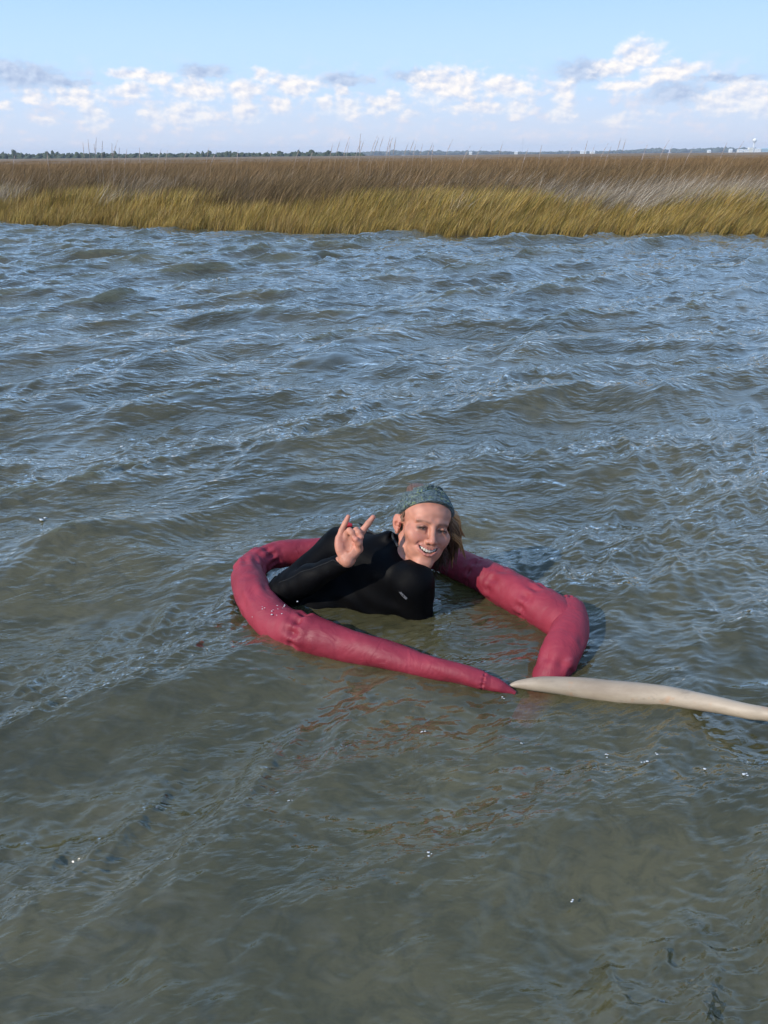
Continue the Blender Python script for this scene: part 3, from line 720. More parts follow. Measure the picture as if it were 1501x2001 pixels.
# ---------------------------------------------------------------- volume sculpting (signed distances on a lattice)
class Vol:
    def __init__(self, lo, hi, h):
        self.lo = np.array(lo, float); self.h = h
        self.n = np.ceil((np.array(hi) - self.lo) / h).astype(int)
        self.F = np.full(self.n, 0.1, np.float32)
        self.ax = [(self.lo[i] + h * np.arange(self.n[i])).astype(np.float32) for i in range(3)]
    def _apply(self, blo, bhi, fn, k, op):
        m_ = k + 3 * self.h
        i0 = np.clip(np.floor((np.array(blo) - m_ - self.lo) / self.h).astype(int), 0, self.n)
        i1 = np.clip(np.ceil((np.array(bhi) + m_ - self.lo) / self.h).astype(int) + 1, 0, self.n)
        if (i1 <= i0).any(): return
        sl = tuple(slice(a, c) for a, c in zip(i0, i1))
        X = self.ax[0][sl[0]][:, None, None]; Y = self.ax[1][sl[1]][None, :, None]; Z = self.ax[2][sl[2]][None, None, :]
        b_ = fn(X, Y, Z).astype(np.float32); a_ = self.F[sl]
        if op == 'u':
            h = np.clip(0.5 + 0.5 * (b_ - a_) / k, 0, 1); self.F[sl] = b_ + (a_ - b_) * h - k * h * (1 - h)
        elif op == 's':                                          # carve b out of a
            b_ = -b_; h = np.clip(0.5 - 0.5 * (b_ - a_) / k, 0, 1); self.F[sl] = b_ + (a_ - b_) * h + k * h * (1 - h)
        elif op == 'add': self.F[sl] = a_ + b_
    def capsule(self, a, b_, ra, rb=None, k=0.01, op='u', M=None, sc=None):
        rb = ra if rb is None else rb
        if M is not None: a = M @ Vector(a); b_ = M @ Vector(b_)
        a = np.array(a, float); b_ = np.array(b_, float); ab = b_ - a; L2 = max(float(ab @ ab), 1e-12)
        def fn(X, Y, Z):
            px, py, pz = X - a[0], Y - a[1], Z - a[2]
            t_ = np.clip((px * ab[0] + py * ab[1] + pz * ab[2]) / L2, 0, 1)
            return np.sqrt((px - t_ * ab[0]) ** 2 + (py - t_ * ab[1]) ** 2 + (pz - t_ * ab[2]) ** 2) - (ra + (rb - ra) * t_)
        r_ = max(ra, rb); self._apply(np.minimum(a, b_) - r_, np.maximum(a, b_) + r_, fn, k, op)
    def path(self, pts, rads, k=0.004, op='u', M=None):
        for i in range(len(pts) - 1): self.capsule(pts[i], pts[i + 1], rads[i], rads[i + 1], k, op, M)
    def ellipsoid(self, c, r_, k=0.01, op='u', M=None, rot=None):
        """c, r_ in the frame M; rot = 3x3 extra turn of the axes"""
        R3 = np.eye(3) if M is None else np.array(M.to_3x3())
        c = np.array(c, float) if M is None else np.array(M @ Vector(c))
        if rot is not None: R3 = R3 @ np.array(rot)
        r_ = np.array(r_, float); ext = np.sqrt(((R3 * r_) ** 2).sum(1))
        def fn(X, Y, Z):
            px, py, pz = X - c[0], Y - c[1], Z - c[2]
            q = [R3[0, i] * px + R3[1, i] * py + R3[2, i] * pz for i in range(3)]
            k0 = np.sqrt((q[0] / r_[0]) ** 2 + (q[1] / r_[1]) ** 2 + (q[2] / r_[2]) ** 2)
            k1 = np.sqrt((q[0] / r_[0] ** 2) ** 2 + (q[1] / r_[1] ** 2) ** 2 + (q[2] / r_[2] ** 2) ** 2) + 1e-9
            return k0 * (k0 - 1) / k1
        self._apply(c - ext, c + ext, fn, k, op)
    def surface(self):
        F = self.F; s_ = F < 0; nx, ny, nz = F.shape
        cnt = np.zeros((nx - 1, ny - 1, nz - 1), np.int8)
        for a in (0, 1):
            for b_ in (0, 1):
                for c in (0, 1): cnt += s_[a:nx - 1 + a, b_:ny - 1 + b_, c:nz - 1 + c]
        I, J, K = np.nonzero((cnt > 0) & (cnt < 8))
        ids = np.full(cnt.shape, -1, np.int32); ids[I, J, K] = np.arange(len(I))
        acc = np.zeros((len(I), 3), np.float32); num = np.zeros(len(I), np.float32)
        for ax in range(3):
            for p in (0, 1):
                for q in (0, 1):
                    o = [0, 0, 0]; oth = [i for i in range(3) if i != ax]; o[oth[0]] = p; o[oth[1]] = q
                    e = list(o); e[ax] = 1
                    fa = F[I + o[0], J + o[1], K + o[2]]; fb = F[I + e[0], J + e[1], K + e[2]]
                    c = (fa < 0) != (fb < 0); t_ = np.where(c, fa / np.where(c, fa - fb, 1), 0)
                    pt = np.tile(np.array(o, np.float32), (len(I), 1)); pt[:, ax] = t_
                    acc += pt * c[:, None]; num += c
        V = (acc / num[:, None] + np.stack([I, J, K], 1)) * self.h + self.lo
        faces = []
        for ax in range(3):
            o1, o2 = [(1, 2), (2, 0), (0, 1)][ax]
            sl0 = [slice(1, n - 1) for n in F.shape]; sl1 = list(sl0); sl0[ax] = slice(0, F.shape[ax] - 1); sl1[ax] = slice(1, F.shape[ax])
            A = s_[tuple(sl0)]; B = s_[tuple(sl1)]
            for flip, mask in ((False, A & ~B), (True, ~A & B)):
                P = np.stack(np.nonzero(mask), 1)
                for i in range(3):
                    if i != ax: P[:, i] += 1
                def cell(d1, d2):
                    q = P.copy(); q[:, o1] += d1; q[:, o2] += d2; return ids[q[:, 0], q[:, 1], q[:, 2]]
                f = np.stack([cell(-1, -1), cell(0, -1), cell(0, 0), cell(-1, 0)], 1)
                if flip: f = f[:, ::-1]
                faces.append(f)
        Fc = np.concatenate(faces); Fc = Fc[(Fc >= 0).all(1)]
        return V, Fc

# ---------------------------------------------------------------- the swimmer
camC = Vector((0, 0, 1.22))
R_v = Vector((1, 0, 0))
def view_frame(origin, yaw=0.0, pitch=0.0, roll=0.0):
    """a frame at origin whose -Y looks back along the line to the photographer, then turned"""
    N = (camC - Vector(origin)).normalized(); Rr = (R_v - N * R_v.dot(N)).normalized(); Uu = N.cross(Rr)
    B = Matrix((Rr, -N, Uu)).transposed()
    B = B @ Matrix.Rotation(rad(roll), 3, 'Y') @ Matrix.Rotation(rad(yaw), 3, 'Z') @ Matrix.Rotation(rad(pitch), 3, 'X')
    return Matrix.Translation(origin) @ B.to_4x4()
eye_mid = Vector((0.136, 1.951, 0.2565))                       # between the eyes
HM0 = view_frame(eye_mid, yaw=20, pitch=4, roll=11)
HM = HM0 @ Matrix.Translation((0, 0.082, 0))
Hb = Vector((-0.102, 1.886, 0.247))
PM = view_frame(Hb)                                             # palm frame: x right, -y to the viewer, z up
nb = Vector((0.030, 1.985, 0.118)); shL = Vector((0.084, 1.908, 0.112)); shR = Vector((-0.135, 2.070, 0.142))
elR = Vector((-0.300, 1.965, 0.050)); wrR = Vector((-0.112, 1.885, 0.192))
elL = Vector((0.116, 1.945, -0.17)); wrL = Vector((0.10, 1.80, -0.34))
hip = Vector((-0.06, 2.14, -0.30)); knL = Vector((0.06, 1.875, -0.105)); knR = Vector((-0.15, 1.89, -0.105)); ftL = Vector((0.06, 2.16, -0.48)); ftR = Vector((-0.16, 2.18, -0.48))

def torso(v, g):
    """g = extra thickness (the suit)"""
    sx = (shL - shR).normalized(); up = Vector((0.12, -0.30, 0.95)).normalized(); fw = sx.cross(up).normalized(); up = fw.cross(sx)
    R3 = np.array(Matrix((sx, fw, up)).transposed())
    v.ellipsoid((-0.025, 2.025, 0.035), (0.160 + g, 0.100 + g, 0.125 + g), 0.03, rot=R3)
    v.ellipsoid((-0.04, 2.06, -0.03), (0.135 + g, 0.105 + g, 0.16 + g), 0.04, rot=R3)
    v.capsule(shL, shR, 0.042 + g, 0.052 + g, 0.035)
    v.ellipsoid((-0.090, 2.110, 0.106), (0.115 + g, 0.075 + g, 0.068 + g), 0.04, rot=R3)
    v.ellipsoid((-0.150, 2.03, 0.02), (0.10 + g, 0.08 + g, 0.08 + g), 0.04, rot=R3)
    v.ellipsoid((-0.215, 1.985, -0.010), (0.085 + g, 0.06 + g, 0.050 + g), 0.03)
    v.capsule((-0.03, 2.05, 0.145), (0.012, 2.035, 0.185), 0.040 + g * 1.6, 0.026 + g * 2.4, 0.03)      # upper back
    v.ellipsoid((0.050, 1.960, 0.020), (0.060 + g, 0.050 + g, 0.050 + g), 0.03)          # chest
    v.ellipsoid((-0.070, 1.990, 0.020), (0.062 + g, 0.055 + g, 0.055 + g), 0.03)
    v.capsule(shL, shL + Vector((0.008, 0.01, -0.03)), 0.050 + g, 0.048 + g, 0.03)
    v.capsule(shR, elR, 0.054 + g, 0.046 + g, 0.03)
    v.capsule(shL, elL, 0.050 + g, 0.039 + g, 0.03)
    v.capsule(elR + Vector((0.004, -0.006, 0.004)), elR * 0.55 + wrR * 0.45, 0.041 + g, 0.038 + g, 0.022)
    v.capsule(elR * 0.55 + wrR * 0.45, wrR, 0.038 + g, 0.0265 + g, 0.02)
    v.capsule(nb + Vector((-0.03, 0.03, -0.02)), nb + Vector((0.012, 0.004, 0.012)), 0.070 + g, 0.052 + g, 0.035)

# --- body: head, neck, torso core, arm and hand in one surface
body = Vol((-0.37, 1.78, -0.14), (0.235, 2.20, 0.405), 0.00165)
v = body
torso(v, -0.007)
hl = HM  # head-local builder
v.capsule(HM @ Vector((0.0, 0.030, -0.045)), nb + Vector((0.008, 0.01, -0.01)), 0.047, 0.048, 0.02)                # neck
v.capsule(HM @ Vector((-0.030, -0.010, -0.075)), nb + Vector((0.006, -0.045, 0.0)), 0.016, 0.012, 0.022)          # neck cord
v.ellipsoid((0, 0.014, 0.034), (0.0730, 0.094, 0.078), 0.010, M=hl)
v.ellipsoid((0, -0.034, 0.040), (0.0620, 0.052, 0.050), 0.015, M=hl)
v.ellipsoid((0, -0.034, -0.022), (0.0600, 0.052, 0.055), 0.015, M=hl)
v.ellipsoid((0, -0.040, -0.062), (0.0400, 0.043, 0.040), 0.014, M=hl)
v.ellipsoid((0, -0.0720, -0.0930), (0.0180, 0.0130, 0.0135), 0.024, M=hl)
for s_ in (-1, 1):
    v.capsule((s_ * 0.055, 0.004, -0.040), (s_ * 0.0435, -0.018, -0.070), 0.0115, 0.0110, 0.022, M=hl)
    v.capsule((s_ * 0.0435, -0.018, -0.070), (s_ * 0.013, -0.070, -0.097), 0.0110, 0.0112, 0.018, M=hl)
    v.ellipsoid((s_ * 0.046, -0.052, -0.018), (0.022, 0.026, 0.016), 0.020, M=hl)           # cheek bone
    v.ellipsoid((s_ * 0.0350, -0.0690, -0.033), (0.0220, 0.0160, 0.0170), 0.018, M=hl)      # smiling cheek
    v.capsule((s_ * 0.012, -0.0840, 0.0190), (s_ * 0.043, -0.0710, 0.0190), 0.0070, 0.0060, 0.014, M=hl)
    v.ellipsoid((s_ * 0.0310, -0.0960, 0.0010), (0.0150, 0.0100, 0.0080), 0.012, 's', M=hl)
    v.ellipsoid((s_ * 0.0130, -0.0940, -0.0020), (0.0060, 0.0110, 0.0110), 0.008, 's', M=hl)
# nose
v.capsule((0, -0.0850, 0.0140), (0, -0.1020, -0.0260), 0.0070, 0.0088, 0.012, M=hl)
v.ellipsoid((0, -0.1050, -0.0325), (0.0100, 0.0098, 0.0090), 0.006, M=hl)
for s_ in (-1, 1):
    v.ellipsoid((s_ * 0.0112, -0.0960, -0.0345), (0.0068, 0.0095, 0.0068), 0.0045, M=hl)
    v.ellipsoid((s_ * 0.0068, -0.1010, -0.0418), (0.0036, 0.0045, 0.0034), 0.0018, 's', M=hl)
# eyes: lids round the eyeball with a narrow smiling slit
EYE_R = 0.0118
for s_ in (-1, 1):
    c = (s_ * 0.0310, -0.0735, -0.0005)
    v.ellipsoid(c, (0.0165, EYE_R + 0.0022, 0.0108), 0.0060, M=hl)
    v.capsule((s_ * 0.0185, -0.0810, 0.0030), (s_ * 0.0310, -0.0868, 0.0062), 0.0022, 0.0026, 0.003, M=hl)
    v.capsule((s_ * 0.0310, -0.0868, 0.0062), (s_ * 0.0440, -0.0790, 0.0018), 0.0026, 0.0020, 0.003, M=hl)
    v.capsule((s_ * 0.0220, -0.0810, -0.0095), (s_ * 0.0400, -0.0780, -0.0100), 0.0030, 0.0030, 0.009, M=hl)   # smile pouch
    v.capsule((s_ * 0.0215, -0.0900, -0.0008), (s_ * 0.0310, -0.0930, 0.0006), 0.0018, 0.0036, 0.0012, 's', M=hl)
    v.capsule((s_ * 0.0310, -0.0930, 0.0006), (s_ * 0.0410, -0.0880, -0.0012), 0.0036, 0.0018, 0.0012, 's', M=hl)
    v.capsule((s_ * 0.0225, -0.0850, -0.0008), (s_ * 0.0395, -0.0845, -0.0010), 0.0022, 0.0019, 0.0012, 's', M=hl)
# mouth mound, lips, open smile
v.ellipsoid((0, -0.0770, -0.0600), (0.0310, 0.0170, 0.0220), 0.014, M=hl)
UL = [(-0.0390, -0.0700, -0.0420), (-0.0265, -0.0850, -0.0495), (-0.0090, -0.0945, -0.0545), (0, -0.0955, -0.0555), (0.0090, -0.0945, -0.0545), (0.0240, -0.0860, -0.0500), (0.0350, -0.0730, -0.0430)]
LL = [(-0.0385, -0.0690, -0.0435), (-0.0265, -0.0835, -0.0605), (-0.0100, -0.0920, -0.0720), (0, -0.0935, -0.0740), (0.0100, -0.0920, -0.0720), (0.0250, -0.0835, -0.0610), (0.0350, -0.0725, -0.0445)]
v.path(UL, [0.0012, 0.0021, 0.0026, 0.0025, 0.0026, 0.0021, 0.0012], 0.003, M=hl)
v.path(LL, [0.0012, 0.0026, 0.0036, 0.0038, 0.0036, 0.0026, 0.0012], 0.003, M=hl)
MC = [(-0.0350, -0.0770, -0.0448), (-0.0235, -0.0870, -0.0548), (-0.0080, -0.0930, -0.0628), (0.0080, -0.0930, -0.0628), (0.0215, -0.0870, -0.0550), (0.0310, -0.0790, -0.0460)]
for dy_ in (0.0, 0.006, 0.012):
    v.path([(x, y + dy_ - 0.004, z) for x, y, z in MC], [0.0013, 0.0040, 0.0056, 0.0056, 0.0040, 0.0013], 0.0012, 's', M=hl)
v.capsule((-0.013, -0.1000, -0.0850), (0.013, -0.1000, -0.0850), 0.0050, 0.0050, 0.012, 's', M=hl)
for s_ in (-1, 1):                                            # nose-to-mouth creases
    v.path([(s_ * 0.0200, -0.0925, -0.0370), (s_ * 0.0310, -0.0870, -0.0430), (s_ * 0.0405, -0.0755, -0.0540)], [0.0020, 0.0030, 0.0022], 0.0055, 's', M=hl)
    v.ellipsoid((s_ * 0.0340, -0.0540, -0.0600), (0.0170, 0.0190, 0.0240), 0.018, M=hl)
# ears
for s_ in (-1, 1):
    E3 = np.array(Matrix.Rotation(rad(s_ * -38), 3, 'Z') @ Matrix.Rotation(rad(-12), 3, 'X'))
    v.ellipsoid((s_ * 0.0760, 0.016, -0.004), (0.0055, 0.0150, 0.0262), 0.004, M=hl, rot=E3)
    v.ellipsoid((s_ * 0.0735, 0.008, -0.028), (0.0050, 0.0085, 0.0095), 0.004, M=hl)
    v.ellipsoid((s_ * 0.0835, 0.0090, 0.003), (0.0065, 0.0105, 0.0200), 0.0025, 's', M=hl, rot=E3)
    v.ellipsoid((s_ * 0.0815, 0.0110, -0.008), (0.0090, 0.0065, 0.0080), 0.002, 's', M=hl, rot=E3)
    v.ellipsoid((s_ * 0.0745, 0.002, -0.008), (0.0045, 0.0045, 0.0070), 0.002, M=hl)
# raised hand, palm to the viewer: little finger and forefinger up, the middle two folded under the thumb
def h3(u_, v_, w_): return (u_ / 1000, -w_ / 1000, v_ / 1000)
pm = PM
v.capsule(wrR, PM @ Vector(h3(0, -44, -3)), 0.0205, 0.0215, 0.008)
for (u0, v0, u1, v1, ra, rb) in [(-10, -42, -21, 17, 13, 11), (-5, -42, -4, 24, 13.5, 11), (3, -42, 14, 25, 13.5, 11.5), (9, -40, 30, 17, 13, 11.5)]:
    v.capsule(h3(u0, v0, -5), h3(u1, v1, -4), ra / 1000, rb / 1000, 0.008, M=pm)
v.ellipsoid(h3(14, -20, 4), (0.017, 0.013, 0.026), 0.008, M=pm, rot=np.array(Matrix.Rotation(rad(28), 3, 'Y')))   # thumb ball
v.ellipsoid(h3(-23, -8, 1), (0.012, 0.011, 0.028), 0.008, M=pm, rot=np.array(Matrix.Rotation(rad(-8), 3, 'Y')))
v.ellipsoid(h3(4, -4, 10), (0.010, 0.006, 0.018), 0.008, 's', M=pm)
v.path([h3(-22, 17, -4), h3(-15, 38, -2), h3(-6, 57, 0), h3(3, 75, 4)], [0.0098, 0.0084, 0.0076, 0.0062], 0.003, M=pm)   # little finger
v.path([h3(31, 17, -4), h3(43, 37, 0), h3(58, 56, 3), h3(71.5, 73, 6)], [0.0105, 0.0094, 0.0085, 0.0070], 0.003, M=pm)  # forefinger
v.path([h3(-4, 24, -5), h3(6, 36, 10), h3(13, 30, 21)], [0.0100, 0.0092, 0.0085], 0.0022, M=pm)                           # ring finger, folded
v.path([h3(13, 30, 21), h3(19, 17, 22), h3(20, 11, 16)], [0.0085, 0.0078, 0.0070], 0.0022, M=pm)
v.path([h3(14, 25, -5), h3(25, 37, 10), h3(31, 31, 21)], [0.0102, 0.0094, 0.0086], 0.0022, M=pm)                         # middle finger, folded
v.path([h3(31, 31, 21), h3(37, 19, 22), h3(36, 12, 16)], [0.0086, 0.0079, 0.0070], 0.0022, M=pm)
v.path([h3(18, -28, 2), h3(32, -14, 8), h3(31, 3, 22), h3(24, 12, 31)], [0.0135, 0.0110, 0.0100, 0.0080], 0.004, M=pm)    # thumb across them
Vb, Fb = body.surface()
del body

# colour of the skin by place on the head and hand
HMi = np.array(HM.inverted()); PMi = np.array(PM.inverted())
def loc(Mi, V): return V @ Mi[:3, :3].T + Mi[:3, 3]
q = loc(HMi, Vb); qp = loc(PMi, Vb)
skin = np.array([0.46, 0.200, 0.132]); col_ = np.tile(skin, (len(Vb), 1))
def g3(P, c, r_): return np.exp(-(((P - np.array(c)) / np.array(r_)) ** 2).sum(1))
def tint(wt, c):
    global col_
    wt = np.clip(wt, 0, 1)[:, None]; col_ = col_ * (1 - wt) + np.array(c) * wt
def polyd(P, pts):
    dm = np.full(len(P), 9.0)
    for i in range(len(pts) - 1):
        a = np.array(pts[i]); ab = np.array(pts[i + 1]) - a; t_ = np.clip((P - a) @ ab / (ab @ ab), 0, 1)
        dm = np.minimum(dm, np.linalg.norm(P - a - t_[:, None] * ab, axis=1))
    return dm
rn = np.random.RandomState(4)
mot = np.zeros(len(Vb))
for k in range(14):
    dv = rn.normal(size=3); dv /= np.linalg.norm(dv); mot += np.sin(Vb @ dv * rn.uniform(90, 420) + rn.uniform(0, 6.28))
col_ *= (1 + 0.028 * mot)[:, None]
for s_ in (-1, 1):
    tint(0.65 * g3(q, (s_ * 0.038, -0.082, -0.030), (0.020, 0.03, 0.018)), (0.46, 0.16, 0.11))
    tint(0.45 * g3(q, (s_ * 0.080, 0.012, 0.0), (0.02, 0.03, 0.035)), (0.48, 0.15, 0.10))
    br = [(s_ * 0.0140, -0.0930, 0.0165), (s_ * 0.0300, -0.0880, 0.0205), (s_ * 0.0470, -0.0760, 0.0160)]
    tint(0.85 * np.exp(-(polyd(q, br) / 0.0040) ** 2), (0.10, 0.05, 0.03))
    la = [(s_ * 0.0190, -0.0850, 0.0002), (s_ * 0.0310, -0.0880, 0.0026), (s_ * 0.0430, -0.0820, -0.0004)]
    tint(0.97 * np.exp(-(polyd(q, la) / 0.0050) ** 2), (0.035, 0.02, 0.015))
    lb = [(s_ * 0.0210, -0.0850, -0.0035), (s_ * 0.0310, -0.0875, -0.0045), (s_ * 0.0410, -0.0830, -0.0028)]
    tint(0.85 * np.exp(-(polyd(q, lb) / 0.0024) ** 2), (0.10, 0.05, 0.035))
    tint(0.9 * g3(q, (s_ * 0.0068, -0.1000, -0.0405), (0.0035, 0.005, 0.0035)), (0.12, 0.03, 0.02))
    tint(0.35 * g3(q, (s_ * 0.031, -0.083, 0.010), (0.014, 0.02, 0.006)), (0.36, 0.165, 0.11))
tint(0.45 * g3(q, (0, -0.108, -0.034), (0.013, 0.02, 0.014)), (0.48, 0.165, 0.115))
tint(0.75 * np.exp(-(polyd(q, UL) / 0.0040) ** 4), (0.36, 0.12, 0.10))
tint(0.80 * np.exp(-(polyd(q, LL) / 0.0052) ** 4), (0.40, 0.13, 0.11))
inside = np.exp(-(polyd(q, [(x, y + 0.006, z) for x, y, z in MC]) / 0.0065) ** 4) * (q[:, 1] > -0.0860)
tint(inside * 0.9, (0.09, 0.02, 0.015))
tint(0.5 * ((q[:, 2] > 0.02) & (q[:, 1] > 0.02)), (0.20, 0.11, 0.06))
# freckled warm fingertips and palm creases
for a in [(3, 75, 4), (72, 74, 6), (24, 12, 34), (20, 12, 24), (36, 13, 24)]:
    tint(0.40 * g3(qp, h3(*a), (0.010, 0.010, 0.010)), (0.52, 0.17, 0.13))
tint(0.45 * g3(qp, h3(-20, 0, 8), (0.016, 0.02, 0.024)), (0.50, 0.19, 0.14))
tint(0.45 * g3(qp, h3(22, -2, 12), (0.012, 0.02, 0.014)), (0.48, 0.17, 0.12))
for cr in ([h3(-31, 12, 6), h3(-14, 6, 8), h3(4, 5, 8), h3(16, 9, 8)], [h3(-6, 2, 8), h3(-9, -20, 9), h3(-12, -38, 8)], [h3(-26, 29, 6), h3(-12, 25, 6)], [h3(36, 27, 6), h3(46, 22, 4)]):
    tint(0.55 * np.exp(-(polyd(qp, cr) / 0.0022) ** 2) * (qp[:, 1] < 0.0), (0.42, 0.15, 0.10))
col_ = np.clip(col_, 0, 1)

m_skin, t, b = material("sunlit_skin")
a = t.new('ShaderNodeVertexColor', layer_name='Col'); t.l.new(a.outputs[0], b.inputs['Base Color'])
b.inputs['Roughness'].default_value = 0.52; b.inputs['Specular IOR Level'].default_value = 0.35
b.inputs['Subsurface Weight'].default_value = 0.18; b.inputs['Subsurface Radius'].default_value = (1.0, 0.35, 0.2); b.inputs['Subsurface Scale'].default_value = 0.006
tcn = t.new('ShaderNodeTexCoord'); bp = t.new('ShaderNodeBump'); bp.inputs['Strength'].default_value = 0.25; bp.inputs['Distance'].default_value = 0.0006
t.put(bp.inputs['Height'], t.noise(tcn.outputs['Object'], 420.0, 3, 0.6)); t.l.new(bp.outputs[0], b.inputs['Normal'])
P0 = Vector((0.0, 1.98, -0.54))
person = bpy.data.objects.new('person', None); scene.collection.objects.link(person); person.location = P0
tag(person, 'smiling person in black wetsuit and patterned headband, crouched in water with one hand raised', 'person')
def pl(name, me, label=None):
    o = link(name, me, person); o.location = -P0
    if label: o['label'] = label
    return o
pl('body', fmesh('body', Vb, Fb, m_skin, True, col_))

# --- wetsuit
suit = Vol((-0.40, 1.72, -0.56), (0.24, 2.52, 0.26), 0.0042)
v = suit
torso(v, 0.0)
v.capsule((-0.04, 2.06, -0.06), hip, 0.125, 0.125, 0.05)
v.capsule(elL, wrL, 0.040, 0.028, 0.02); v.capsule(wrL, wrL + Vector((0, -0.05, -0.05)), 0.028, 0.020, 0.02)
for s_, kn, ft in ((1, knL, ftL), (-1, knR, ftR)):
    v.capsule(hip + Vector((s_ * 0.08, 0, -0.03)), kn, 0.085, 0.066, 0.03); v.capsule(kn, ft, 0.056, 0.036, 0.02); v.capsule(ft, ft + Vector((0, 0.10, -0.01)), 0.034, 0.026, 0.02)
v.capsule(HM @ Vector((0.0, 0.030, -0.045)), nb + Vector((0.008, 0.01, -0.01)), 0.0510, 0.0525, 0.02)
v.ellipsoid(wrR + Vector((0.0, 0.0, 0.004)), (0.030, 0.030, 0.030), 0.006)
COL = [Vector((0.020, 2.050, 0.207)), Vector((0.066, 1.878, 0.140)), Vector((0.137, 1.935, 0.146))]; COLN = (COL[2] - COL[1]).cross(COL[0] - COL[1]).normalized()
if COLN.z < 0: COLN = -COLN
# cut the sleeve end and the collar along planes
def cut(v, p, n, rmax):
    n = np.array(n, float); n /= np.linalg.norm(n); p = np.array(p)
    def fn(X, Y, Z): return -((X - p[0]) * n[0] + (Y - p[1]) * n[1] + (Z - p[2]) * n[2])
    c = p + n * rmax
    v._apply(c - rmax, c + rmax, fn, 0.003, 's')
cut(v, wrR + Vector((0.005, 0, 0.003)), PM @ Vector((0, 0, 0)) - wrR, 0.036)
cp = np.array((COL[0] + COL[1] + COL[2]) / 3); ax0 = np.array(HM @ Vector((0.0, 0.030, -0.045))); ax1 = np.array(nb); axd = (ax0 - ax1) / np.linalg.norm(ax0 - ax1); cn = np.array(COLN)
def collar_fn(X, Y, Z):
    pl_ = -((X - cp[0]) * cn[0] + (Y - cp[1]) * cn[1] + (Z - cp[2]) * cn[2])
    px_, py_, pz_ = X - ax1[0], Y - ax1[1], Z - ax1[2]; tt = px_ * axd[0] + py_ * axd[1] + pz_ * axd[2]
    return np.maximum(pl_, np.sqrt((px_ - tt * axd[0]) ** 2 + (py_ - tt * axd[1]) ** 2 + (pz_ - tt * axd[2]) ** 2) - 0.071)
v._apply(cp - 0.1, cp + 0.13, collar_fn, 0.003, 's')
# soft folds in the neoprene at the elbow, armpit and waist
def fold_fn(c, dirn, k_, r_, amp):
    dirn = np.array(dirn, float); dirn /= np.linalg.norm(dirn)
    def fn(X, Y, Z):
        dd = ((X - c[0]) ** 2 + (Y - c[1]) ** 2 + (Z - c[2]) ** 2) / r_ ** 2
        s2 = (X * dirn[0] + Y * dirn[1] + Z * dirn[2]) * k_ + 1.5 * np.sin(22 * (X - Y)) + 1.2 * np.sin(30 * Z)
        return amp * np.exp(-dd) * np.sin(s2)
    return fn
for c, dn, k_, r_, amp in [(elR, (0.8, -0.3, 0.5), 190, 0.07, 0.0022), (elR * 0.5 + wrR * 0.5, (0.6, -0.2, 0.7), 130, 0.08, 0.0016), (shR, (0.6, -0.4, 0.3), 120, 0.08, 0.0022), (shL, (0.5, -0.3, 0.8), 110, 0.09, 0.0020), (Vector((-0.05, 1.92, 0.04)), (0.4, 0, 0.9), 100, 0.10, 0.0020), (Vector((-0.20, 2.0, 0.07)), (0.3, 0.2, 0.9), 120, 0.08, 0.0020)]:
    v._apply(np.array(c) - r_ * 1.6, np.array(c) + r_ * 1.6, fold_fn(c, dn, k_, r_, amp), 0.001, 'add')
Vs, Fs = suit.surface()
del suit
m_suit, t, b = material("black_neoprene")
tcn = t.new('ShaderNodeTexCoord'); op = tcn.outputs['Object']
sn = t.noise(op, 9.0, 4, 0.6)
t.put(b.inputs['Base Color'], t.mix(sn, (0.0008, 0.0008, 0.0010), (0.0022, 0.0022, 0.0028)))
t.put(b.inputs['Roughness'], t.step(sn, 0.3, 0.7, 0.50, 0.70)); b.inputs['Specular IOR Level'].default_value = 0.08
b.inputs['Sheen Weight'].default_value = 0.0; b.inputs['Sheen Tint'].default_value = (0.5, 0.5, 0.6, 1)
bp = t.new('ShaderNodeBump'); bp.inputs['Strength'].default_value = 0.3; bp.inputs['Distance'].default_value = 0.002
t.put(bp.inputs['Height'], t.m('ADD', t.noise(op, 35.0, 4, 0.6), t.m('MULTIPLY', t.noise(op, 900.0, 2, 0.5), 0.15))); t.l.new(bp.outputs[0], b.inputs['Normal'])
wet = pl('wetsuit', fmesh('wetsuit', Vs, Fs, m_suit, True))
def tube_part(name, P, n, m, mat, parent, off=Vector((0, 0, 0))):
    V, F = sweep(P, n, m); o = link(name, tri_quads(name, V, F, mat), parent); return o
m_seam = simple('glued_seam', (0.001, 0.001, 0.001), 0.8)
m_cord = simple('black_webbing', (0.008, 0.008, 0.009), 0.6)
m_tab = simple('red_tab', (0.42, 0.02, 0.03), 0.45)
m_grey = simple('grey_print', (0.20, 0.20, 0.22), 0.5)
# surface point of the suit nearest along a ray from the viewer
from mathutils.bvhtree import BVHTree
bvh_s = BVHTree.FromPolygons([tuple(x) for x in Vs], [tuple(int(i) for i in f) for f in Fs])
bvh_b = BVHTree.FromPolygons([tuple(x) for x in Vb], [tuple(int(i) for i in f) for f in Fb])
def on(bvh, p, lift=0.001):
    c, n, i, d_ = bvh.find_nearest(Vector(p)); return c + n * lift, n
# forearm seam line along the sleeve
sp_ = []
for k in range(15):
    f = k / 14; p = elR * (1 - f) + wrR * f + Vector((-0.02 * math.sin(3.1 * f) - 0.010, -0.035, 0.060)) * (0.75 - 0.2 * f); c, n_ = on(bvh_s, p, -0.0002); sp_.append((*c, 0.0011))
tube_part('sleeve_seam', sp_, 60, 6, m_seam, wet)
